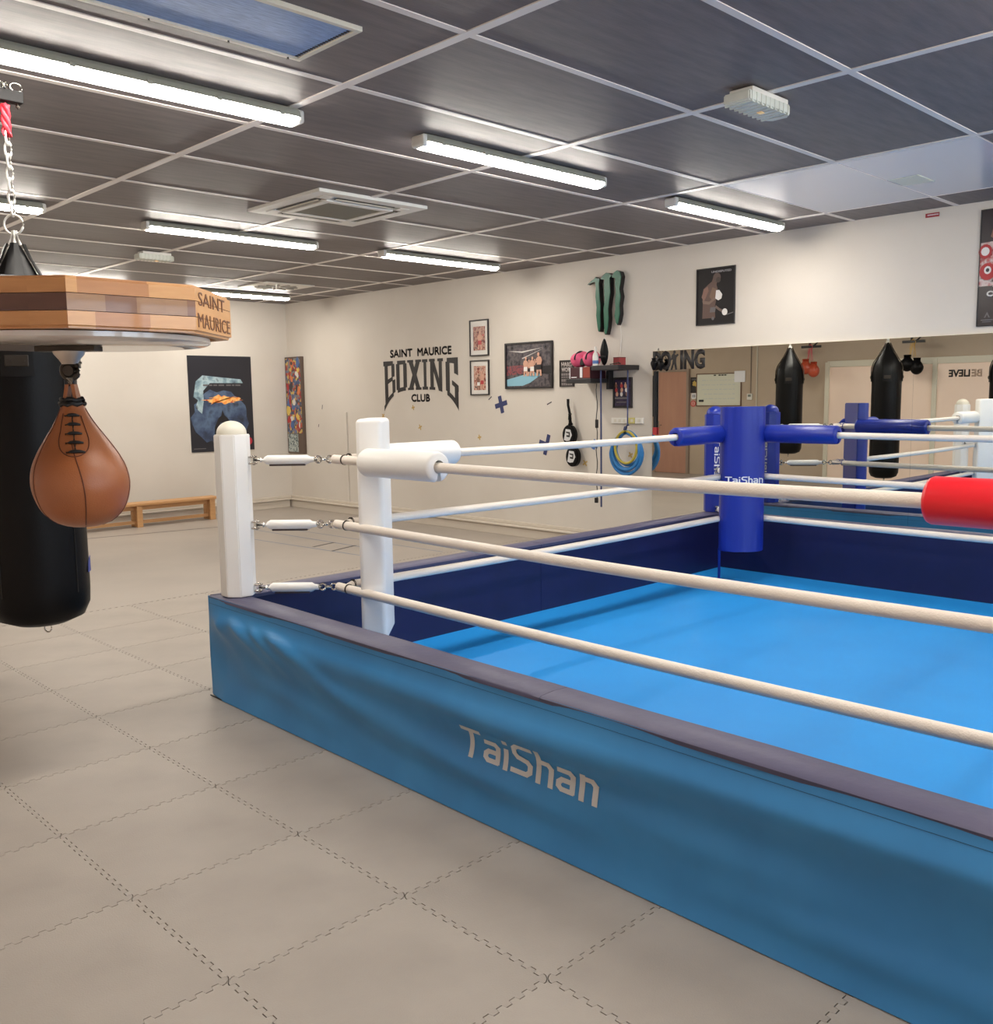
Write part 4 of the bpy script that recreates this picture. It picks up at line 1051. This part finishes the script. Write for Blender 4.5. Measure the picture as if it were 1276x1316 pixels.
obj('magnet', bm, m_black, wb)
F = wallL(10.07, 1.53); t = thing('small_poster', 'small dark and yellow poster between the door and the whiteboard', 'poster', F.p(.08, 0, 0))
bm = BM(); F.box(bm, 0, .16, 0, .29, .001, .006); obj('poster_sheet', bm, mat('dark_sheet', (40, 36, 36), .5), t)
overlay(F, t, [(mat('yellow_print', (196, 166, 84), .5), wavy(.07, .17, .05, .05, 12, .3, 1)), (pr_grey, [(.02, .24), (.14, .24), (.14, .26), (.02, .26)])], .0062)
F = wallL(10.11, 1.42); t = thing('paper_notice', 'small white notice under the little dark poster near the door', 'sign', F.p(.05, 0, 0))
bm = BM(); F.box(bm, 0, .1, 0, .1, .001, .004); obj('paper_sheet', bm, m_pwhite, t); bm = BM(); F.box(bm, .02, .04, .02, .08, .0041, .0048); F.box(bm, .055, .075, .02, .08, .0041, .0048); obj('notice_print', bm, pr_grey, t)
F = wallL(10.17, 1.33); t = thing('round_sign', 'round red and white sign under the white notice near the door', 'sign', F.p(0, 0, 0))
bm = BM(); F.poly(bm, ell(0, 0, .06, .06, 24), .001, .005); obj('disc', bm, mat('sign_red', (196, 70, 66), .5), t)
bm = BM(); F.poly(bm, ell(0, 0, .042, .042, 24), .0051, .0056); obj('disc_face', bm, mat('sign_pink', (216, 160, 150), .5), t)
bm = BM(); F.box(bm, -.008, .008, -.03, .03, .0057, .0062); obj('disc_bar', bm, mat('sign_red', (196, 70, 66), .5), t)
F = wallL(8.92, 1.39); t = thing('thermostat', 'small white thermostat with conduit on the wall right of the whiteboard', 'thermostat', F.p(.05, 0, 0))
bm = BM(); F.box(bm, 0, .1, 0, .11, .001, .03, .004); obj('thermostat_body', bm, m_white, t); bm = BM(); F.box(bm, .02, .08, .055, .095, .0301, .031); obj('screen', bm, mat('lcd_grey', (120, 124, 116), .3), t)
bm = BM(); F.box(bm, .03, .045, .115, 1.4, .001, .015); obj('conduit', bm, mat('taupe_conduit', (128, 114, 102), .6), t)
bm = BM(); box(bm, -.7, -.68, 8.825, 8.845, .02, H - .01); struct(obj('trim_2', bm, mat('cream_conduit', (196, 188, 172), .5)))
def glove_rack(y, label, gmat, smat, glabel, gcat):
    t = thing('wall_bracket', label, 'bracket', (-.65, y, 2.25)); F = wallL(y, 2.26)
    bm = BM(); F.box(bm, -.17, .17, -.02, .02, .3, .34, .003); obj('cross_bar', bm, m_bmetal, t)
    for s in (-1, 1):
        bm = BM(); tube(bm, [F.p(.0 + s * .03, 0, .32), F.p(s * .16, .25, .0)], .018, 4); obj('brace', bm, m_bmetal, t)
    g = thing('boxing_gloves', glabel, gcat, (-.36, y, 1.8))
    for i, (dy, dz, rx) in enumerate(((-.075, -.03, .10), (.07, .02, .11))):
        c_ = V((-.34, y + dy, 1.90 + dz)); bm = BM(); bmesh.ops.create_uvsphere(bm, u_segments=20, v_segments=14, radius=1)
        for v in bm.verts:
            x, yy, zz = v.co; k_ = 1 - .28 * max(0, zz)
            v.co = c_ + V((x * .08 * k_, yy * rx * k_, zz * .115))
        bmesh.ops.create_uvsphere(bm, u_segments=12, v_segments=8, radius=.036, matrix=Matrix.Translation(c_ + V((.03, (-1 if i else 1) * -.07, .0))) @ Matrix.Scale(1.7, 4, (0, 0, 1)))
        o = obj('glove', bm, gmat, g, smooth=True)
        bm = BM(); tube(bm, [c_ + V((0, 0, .085)), c_ + V((0, 0, .14))], [.052, .056], 16); obj('cuff', bm, gmat, o, smooth=True, auto=40)
    bm = BM()
    for dy in (-.05, -.02, .03, .05): tube(bm, [(-.345, y + dy, 2.03), (-.37, y + dy * .3, 2.24), (-.37, y + dy * .1, 2.29)], .005, 6)
    tube(bm, [(-.36, y - .02, 2.2), (-.33, y - .05, 2.26), (-.34, y, 2.3), (-.38, y + .04, 2.26), (-.36, y + .05, 2.14)], .005, 6)
    obj('laces', bm, smat, g)
glove_rack(7.66, 'black wall bracket carrying the red gloves', mat('red_glove', (176, 74, 48), .35), mat('pink_lace', (200, 80, 92), .6), 'pair of orange red gloves hanging by pink laces opposite the mirror', 'gloves')
glove_rack(5.98, 'black wall bracket carrying the black gloves', m_blk, mat('yellow_lace', (206, 166, 84), .6), 'pair of black gloves hanging by yellow laces opposite the mirror', 'gloves')

# ------------------------------------------------------------------ punching bags
def bag(cx, cy, zb, label, alabel, R=.193, zt=1.76, za=2.165):
    t = thing('punching_bag', label, 'punching bag', (cx, cy, zb), 'black heavy bags on steel arms')
    prof = [(0, .0), (R * .55, .004), (R * .86, .03), (R * .98, .08), (R, .14)]
    n_ = 16
    prof += [(R, .14 + (zt - zb - .14) * i / n_) for i in range(1, n_ + 1)]
    bm = BM(); lathe(bm, prof + [(R * .98, zt - zb + .03), (0, zt - zb + .03)], (cx, cy, zb), 40)
    body = obj('bag_body', bm, m_blk, t, smooth=True, auto=50)
    for a in (0.45, 2.0, 3.6, 5.2):
        bm = BM(); e = V((math.cos(a), math.sin(a), 0)); tube(bm, [V((cx, cy, 0)) + e * (R + .0005) + V((0, 0, zb + .14)), V((cx, cy, 0)) + e * (R + .0005) + V((0, 0, zt - .02))], .0028, 6); obj('seam', bm, m_blk2, body)
    bm = BM(); lathe(bm, [(R * .99, zt - .01), (R * .97, zt + .07), (R * .86, zt + .13), (R * .66, zt + .2), (R * .44, zt + .27), (.045, zt + .35), (.022, za - .01), (0, za - .01)], (cx, cy, 0), 24); obj('tapered_top', bm, m_blk, t, smooth=True)
    for k in range(4):
        a = PI / 4 + k * PI / 2 + .35; e = V((math.cos(a), math.sin(a), 0)); s = V((-e.y, e.x, 0)); c0 = V((cx, cy, 0))
        # tapered hanging straps
        bm = BM(); rows = []
        for (rr_, z, hw) in ((R + .004, zt - .12, .06), (R + .006, zt + .0, .055), (R + .003, zt + .07, .055), (R * .88 + .005, zt + .14, .052), (R * .68 + .005, zt + .2, .046), (R * .46 + .006, zt + .27, .036), (.052, zt + .35, .024), (.03, za, .014)):
            rows.append([bm.verts.new(c0 + e * (rr_ + o_) + s * (hw * q) + V((0, 0, z))) for o_, q in ((0, -1), (.008, 0), (0, 1))] + [bm.verts.new(c0 + e * (rr_ - .006) + V((0, 0, z)))])
        for r0, r1 in zip(rows, rows[1:]):
            for j in range(4): bm.faces.new((r0[j], r0[(j + 1) % 4], r1[(j + 1) % 4], r1[j]))
        bm.faces.new(rows[0]); bm.faces.new(rows[-1])
        st_ = obj('hanging_strap', bm, m_strap, t, smooth=True, auto=40)
        bm = BM(); obox(bm, c0 + e * (R + .012) + V((0, 0, zt - .06)), s, V((0, 0, 1)), e, .042, .022, .005, .003)
        for q in (-.024, .024): tube(bm, [c0 + e * (R + .014) + s * q + V((0, 0, zt - .06)), c0 + e * (R + .022) + s * q + V((0, 0, zt - .06))], .007, 8)
        obj('rivet_plate', bm, m_dmetal, st_)
        bm = BM(); tube(bm, [c0 + e * .02 + V((0, 0, za - .004)), c0 + e * .006 + V((0, 0, za + .05))], .006, 8); obj('hook_arm', bm, m_zinc, st_)
    n = 20; rg = .038
    e = R_.copy(); e.z = 0; e.normalize()
    bm = BM(); tube(bm, [V((cx, cy, za + .075)) + e * rg * math.cos(2 * PI * i / n) + V((0, 0, rg * math.sin(2 * PI * i / n))) for i in range(n)], .0045, 8, closed=True); obj('top_ring', bm, m_zinc, t, smooth=True)
    z = za + .075 + rg - .006; k = 0
    while z < 2.55:
        s = e if k % 2 else V((-e.y, e.x, 0)); L_ = .056
        bm = BM(); pts = []
        for i in range(14):
            a = 2 * PI * i / 14; pts.append(V((cx, cy, z + L_ / 2)) + s * .0125 * math.cos(a) * (1) + V((0, 0, L_ / 2 * math.copysign(abs(math.sin(a)) ** .7, math.sin(a)))))
        tube(bm, pts, .0048, 6, closed=True); obj('chain_link', bm, m_zinc, t, smooth=True); z += L_ - .0105; k += 1
    bm = BM()
    for s_ in range(5): tube(bm, [(cx + .012 * math.sin(s_ * 2 + j), cy + .012 * math.cos(s_ * 2 + j), 2.545 + j * .0205) for j in range(7)], .008, 6)
    obj('red_cord', bm, mat('red_cord', (204, 44, 60), .5), t, smooth=True)
    n = 14; bm = BM(); tube(bm, [V((cx, cy, zb - .012)) + e * (.02 + .015 * math.cos(2 * PI * i / n)) + V((0, 0, .02 * math.sin(2 * PI * i / n) - .01)) for i in range(n)], .003, 6, closed=True); obj('bottom_ring', bm, m_metal, t, smooth=True)
    bm = BM(); obox(bm, V((cx, cy, zb + .002)) + e * .02, e, V((0, 0, 1)).cross(e), V((0, 0, 1)), .014, .006, .012, .002); obj('ring_tab', bm, m_blk2, t)
    arm = thing('bag_arm', alabel, 'bracket', (X0, cy, 2.7))
    bm = BM(); box(bm, X0 + .001, cx + .065, cy - .022, cy + .022, 2.678, 2.722, .004); obj('beam', bm, m_arm, arm)
    bm = BM(); box(bm, X0 + .0005, X0 + .012, cy - .1, cy + .1, 2.68, 2.79, .002); obj('wall_plate', bm, m_bmetal, arm)
    bm = BM(); tube(bm, [(cx + .045, cy + .0, 2.679), (cx + .045, cy, 2.668), (cx + .052, cy, 2.661)], .007, 8); obj('stop_bolt', bm, m_dmetal, arm)
    for q in range(4):
        bm = BM(); n = 12; c_ = V((cx - .06 + q * .035, cy, 2.722 + .018)); tube(bm, [c_ + V((.022 * math.cos(2 * PI * i / n), 0, .017 * math.sin(2 * PI * i / n))) if q % 2 else c_ + V((.014 * math.cos(2 * PI * i / n), .016 * math.cos(2 * PI * i / n), .017 * math.sin(2 * PI * i / n))) for i in range(n)], .004, 6, closed=True); obj('chain_link', bm, m_metal, arm, smooth=True)
    return t
b1 = bag(1.34, 4.10, .589, 'the black heavy bag hanging behind the tan speed bag', 'black steel arm with a chain on top, at the left photo edge', .193, 1.725, 2.134)
F = Fr((1.34 + .195 * .85, 4.10 - .195 * .52, .83), (.52, .85, 0), (0, 0, 1))
bm = BM(); F.poly(bm, [(-.02, -.035), (.03, -.035), (.03, .03), (.01, .02), (-.01, 0)], .0, .002); lgp = obj('blue_mark', bm, mat('blue_mark', (60, 74, 150), .5), b1)
b2 = bag(1.50, 5.57, .31, 'the black heavy bag seen in the middle of the mirror', 'unseen steel arm holding the bag seen in the middle of the mirror')
b3 = bag(1.50, 7.02, .60, 'the black heavy bag seen next to the blue corner in the mirror', 'unseen steel arm holding the bag beside the blue corner in the mirror')

# ------------------------------------------------------------------ speed bag and its wooden board
fd = V((F_.x, F_.y, 0)).normalized(); rt = V((R_.x, R_.y, 0)).normalized()
D0 = 1.80; sd_ = .1444 * D0
def lp(l, d_): p = rt * l + fd * d_; return (p.x, p.y)
v1l = -.4443 * D0; k7 = sd_ * .7071
octo = [(v1l - sd_, D0), (v1l, D0), (v1l + k7, D0 + k7), (v1l + k7, D0 + k7 + sd_), (v1l, D0 + 2 * k7 + sd_), (v1l - sd_, D0 + 2 * k7 + sd_), (v1l - sd_ - k7, D0 + k7 + sd_), (v1l - sd_ - k7, D0 + k7)]
cl_, cd_ = v1l - sd_ / 2, D0 + k7 + sd_ / 2
pl_ = thing('speed_bag_platform', 'octagonal layered wooden speed bag board fixed high on the left', 'speed bag platform', (lp(cl_, cd_)[0], lp(cl_, cd_)[1], 1.62))
zb_, zt_ = 1.641, 1.739
def ocs(f): return [lp(cl_ + (a - cl_) * f, cd_ + (b - cd_) * f) for a, b in octo]
bm = BM(); prism(bm, ocs(.95), zb_ + .004, zt_ - .004); obj('core', bm, m_wood2, pl_)
lh = (zt_ - zb_) / 3
rdw = random.Random(11)
seg_cfg = {0: [1], 1: [0, .07, .3, .55, .78, 1], 2: [0, 1]}
for k in range(8):
    (la, da), (lb, db) = octo[k], octo[(k + 1) % 8]
    for r_i in range(3):
        cuts = [0, 1] if k not in (0, 1) else ([0, .72, 1] if k == 0 else [[0, .2, .62, 1], [0, .28, .52, .75, .93, 1], [0, .08, .62, 1]][r_i])
        for ci, (c0, c1) in enumerate(zip(cuts, cuts[1:])):
            g = .0006
            pa = (la + (lb - la) * c0, da + (db - da) * c0); pb_ = (la + (lb - la) * c1, da + (db - da) * c1)
            def ins(p, f=.90): return (cl_ + (p[0] - cl_) * f, cd_ + (p[1] - cd_) * f)
            q = [lp(*pa), lp(*pb_), lp(*ins(pb_)), lp(*ins(pa))]
            bm = BM(); z0 = zb_ + r_i * lh + (g if r_i else 0); z1 = zb_ + (r_i + 1) * lh - g
            prism(bm, q, z0, z1)
            if r_i == 2 or r_i == 0:
                zz = z1 if r_i == 2 else z0
                es = [e_ for e_ in bm.edges if all(abs(v.co.z - zz) < 1e-5 for v in e_.verts) and all(min((V(v.co[:2]) - V(q[0])).length, (V(v.co[:2]) - V(q[1])).length) < 1e-4 for v in e_.verts)]
                if es: bmesh.ops.bevel(bm, geom=es, offset=.006, segments=3, affect='EDGES')
            if r_i == 1: mm_ = m_wdark if k == 0 else [m_wood4, m_wood3, m_wood4, m_wood4, m_wood3, m_wood3][ci % 6] if k == 1 else (m_wood if k == 2 else m_wood3)
            else: mm_ = m_wood2 if (k == 0 or (ci % 2 == 1)) else m_wood  # left facet gets the darker wood, partly painted-in shading
            obj('wood_block', bm, mm_, pl_)
# burnt lettering on the right-hand facet
(la, da), (lb, db) = octo[2], octo[3]; A_ = V((*lp(la, da), zb_)); B_ = V((*lp(lb, db), zb_)); dr = (B_ - A_).normalized()
Fo = Fr(A_, dr, (0, 0, 1))
m_burn = mat('burnt_letters', (120, 78, 52), .6)
text('burnt_lettering', 'SAINT', Fr(Fo.p(.02, .058), Fo.x, Fo.y), .19, m_burn, pl_, height=.028, bold=.0, z=.0003)
text('burnt_lettering', 'MAURICE', Fr(Fo.p(.012, .012), Fo.x, Fo.y), .235, m_burn, pl_, height=.03, bold=.0, z=.0003)
cx_, cy_ = lp(cl_, cd_)
bm = BM(); lathe(bm, [(0, 0), (.283, 0), (.29, .004), (.29, .014), (0, .014)], (cx_, cy_, zb_ - .0155), 64); obj('rebound_disc', bm, mat('white_laminate', (206, 196, 184), .2, spec=.6, coat=.5), pl_, smooth=True, auto=40)
bm = BM(); box(bm, cx_ - .05, cx_ + .05, cy_ - .03, cy_ + .03, zt_, zt_ + .03, .003); tube(bm, [V((cx_, cy_, zt_ + .015)), V((X0 + .01, cy_ + .0, zt_ + .015))], .018, 8)
obj('wall_arm', bm, m_bmetal, pl_)
bm = BM(); box(bm, X0, X0 + .014, cy_ - .12, cy_ + .12, 1.6, 1.9, .002); obj('wall_plate', bm, m_bmetal, pl_)
# swivel
sx_, sy_ = lp(cl_ - .012, cd_)
sv = thing('speed_bag_swivel', 'chrome ball swivel screwed beneath the octagonal wooden board', 'swivel', (sx_, sy_, 1.55))
zq = zb_ - .0157
bm = BM(); obox(bm, (sx_, sy_, zq - .006), rt, fd, (0, 0, 1), .066, .024, .006, .002); obj('mount_plate', bm, m_dmetal, sv)
bm = BM(); lathe(bm, [(.034, 0), (.032, -.006), (.022, -.018), (.016, -.028), (0, -.028)], (sx_, sy_, zq - .012), 24); obj('bell', bm, mat('brushed_steel', (196, 186, 176), .42, .9), sv, smooth=True, auto=40)
bm = BM(); n = 18; cc = V((sx_, sy_, zq - .054)); tube(bm, [cc + rt * .017 * math.cos(2 * PI * i / n) + V((0, 0, .018 * math.sin(2 * PI * i / n))) for i in range(n)], .0065, 8, closed=True)
tube(bm, [cc - fd * .012, cc + fd * .012], .012, 12); obj('eye_ring', bm, m_dmetal, sv, smooth=True, auto=40)
bm = BM(); tube(bm, [cc + V((0, 0, -.016)), cc + V((0, 0, -.034))], [.012, .008], 10); obj('stem', bm, m_metal, sv, smooth=True)
# the bag
sb = thing('speed_bag', 'tan leather speed bag with black laces hanging in the left foreground', 'speed bag', (sx_, sy_, 1.22))
ztop = 1.497; zbot = 1.222
pr_ = [(0, 0), (.034, .003), (.064, .016), (.087, .04), (.0995, .072), (.1035, .102), (.0985, .135), (.085, .166), (.067, .196), (.048, .225), (.034, .25), (.026, .268), (.024, .28)]
# smooth profile
def smooth_prof(pr, n=40):
    out = []
    N = len(pr)
    for i in range(n + 1):
        t = i / n * (N - 1); k = min(int(t), N - 2); f = t - k
        p0, p1, p2, p3 = pr[max(k - 1, 0)], pr[k], pr[k + 1], pr[min(k + 2, N - 1)]
        def cr_(a, b, c, d): return .5 * (2 * b + (c - a) * f + (2 * a - 5 * b + 4 * c - d) * f * f + (3 * b - a - 3 * c + d) * f ** 3)
        out.append((max(0, cr_(p0[0], p1[0], p2[0], p3[0])), cr_(p0[1], p1[1], p2[1], p3[1])))
    out[0] = (0, 0); return out
SP = smooth_prof(pr_)
bc = V((sx_, sy_, zbot)) + rt * .012
bm = BM(); lathe(bm, SP, bc, 56)
for v in bm.verts:      # slight swing of the hanging bag
    h = (v.co.z - zbot) / .28; v.co += -rt * .012 * h
obj('bag_body', bm, m_leather, sb, smooth=True)
def sbp(h, ang, out=.0):
    """surface point at height h, angle from the camera direction"""
    for (r0, z0), (r1, z1) in zip(SP, SP[1:]):
        if z0 <= h <= z1 + 1e-9: r = r0 + (r1 - r0) * (h - z0) / max(z1 - z0, 1e-9); break
    else: r = SP[-1][0]
    e = -fd * math.cos(ang) + rt * math.sin(ang)
    return bc + e * (r + out) - rt * .012 * (h / .28) + V((0, 0, h))
for a0 in (.42, -.85, 1.62, 2.85, -2.1):
    bm = BM(); tube(bm, [sbp(.004 + i * (.19 if a0 == .42 else .262) / 30, a0 + .12 * math.sin(i / 30 * PI) - (.16 if a0 == .42 else 0) * i / 30, .0002) for i in range(31)], .0013, 6); obj('seam', bm, mat('leather_seam', (92, 44, 24), .5), sb)
bm = BM(); n = 40; pts = []
for i in range(n + 1):
    t = PI * (-.5 + i / n); pts.append(sbp(.205 - .058 * math.cos(t), .27 + .48 * math.sin(t) if True else 0, .0006))
pts = [sbp(.255, -.3, .0006)] + [sbp(.215 - .052 * math.cos(PI * (-.5 + i / n)), .33 + .5 * math.sin(PI * (-.5 + i / n)), .0006) for i in range(n + 1)] + [sbp(.25, .85, .0006)]
tube(bm, pts, .0011, 6); obj('lace_panel_seam', bm, mat('leather_seam', (92, 44, 24), .5), sb)
for i in range(5):
    h = .252 - i * .0195; a = .32 + i * .012; w_ = .0135 + .001 * i
    bm = BM(); r_loc = [r for r, z in SP if z >= h][0]
    da_ = w_ / max(r_loc, .02)
    tube(bm, [sbp(h - .0005 * j * j, a + da_ * (j / 2), .0022) for j in (-2, -1, 0, 1, 2)], [.002, .0036, .0042, .0036, .002], 8); obj('lace', bm, m_blk2, sb, smooth=True)
    if i < 4:
        bm = BM(); tube(bm, [sbp(h, a - .03, .0018), sbp(h - .0195, a + .03, .0018)], .0009, 6); tube(bm, [sbp(h, a + .04, .0018), sbp(h - .0195, a - .02, .0018)], .0009, 6); obj('lace_thread', bm, m_blk2, sb)
nb = bc - rt * .012 + V((0, 0, .28))
bm = BM(); n = 16
tube(bm, [nb + rt * .024 * math.cos(2 * PI * i / n) + fd * .024 * math.sin(2 * PI * i / n) + V((0, 0, -.004 + .002 * math.sin(3 * i))) for i in range(n)], .006, 8, closed=True)
tube(bm, [nb + rt * .022 * math.cos(2 * PI * i / n) + fd * .022 * math.sin(2 * PI * i / n) + V((0, 0, .005 + .003 * math.cos(2 * i))) for i in range(n)], .005, 8, closed=True)
obj('neck_lace', bm, m_blk2, sb, smooth=True)
bm = BM(); top = cc + V((0, 0, -.03))
for s_ in (-1, 1):
    rows = []
    for t in range(7):
        f = t / 6; c_ = (nb + V((0, 0, .004))).lerp(top, f); ww = .012 * (1 - .25 * f); oo = .012 * (1 - f * .5)
        rows.append([bm.verts.new(c_ + rt * (s_ * oo + q * .004) + fd * p * ww) for q, p in ((-1, -1), (1, -1), (1, 1), (-1, 1))])
    for r0, r1 in zip(rows, rows[1:]):
        for j in range(4): bm.faces.new((r0[j], r0[(j + 1) % 4], r1[(j + 1) % 4], r1[j]))
    bm.faces.new(rows[0]); bm.faces.new(rows[-1])
obj('hanging_loop', bm, m_leather, sb, smooth=True, auto=40)

# ------------------------------------------------------------------ gym bench
bn = thing('gym_bench', 'long low wooden gym bench standing along the back wall', 'bench', (4.4, 11.15, 0))
bm = BM(); box(bm, 2.8, 5.86, 11.03, 11.27, .262, .29, .004); obj('seat_plank', bm, m_bench, bn)
bm = BM(); box(bm, 2.85, 5.82, 11.125, 11.165, .035, .075, .004); obj('lower_beam', bm, m_bench, bn)
for x in (2.9, 3.85, 4.79, 5.74):
    for y0, y1 in ((11.05, 11.09), (11.2, 11.24)):
        bm = BM(); box(bm, x - .02, x + .05, y0, y1, .0, .262, .004); obj('leg', bm, m_bench, bn)
    bm = BM(); box(bm, x - .015, x + .045, 11.091, 11.199, .002, .034, .003); obj('foot_rail', bm, m_bench, bn)
    bm = BM(); box(bm, x - .01, x + .04, 11.091, 11.199, .22, .261, .003); obj('cross_rail', bm, m_bench, bn)
bm = BM(); box(bm, 2.85, 5.82, 11.05, 11.066, .205, .2615, .002) if False else box(bm, 2.85, 5.82, 11.135, 11.155, .2, .261, .002); obj('under_beam', bm, m_bench, bn)
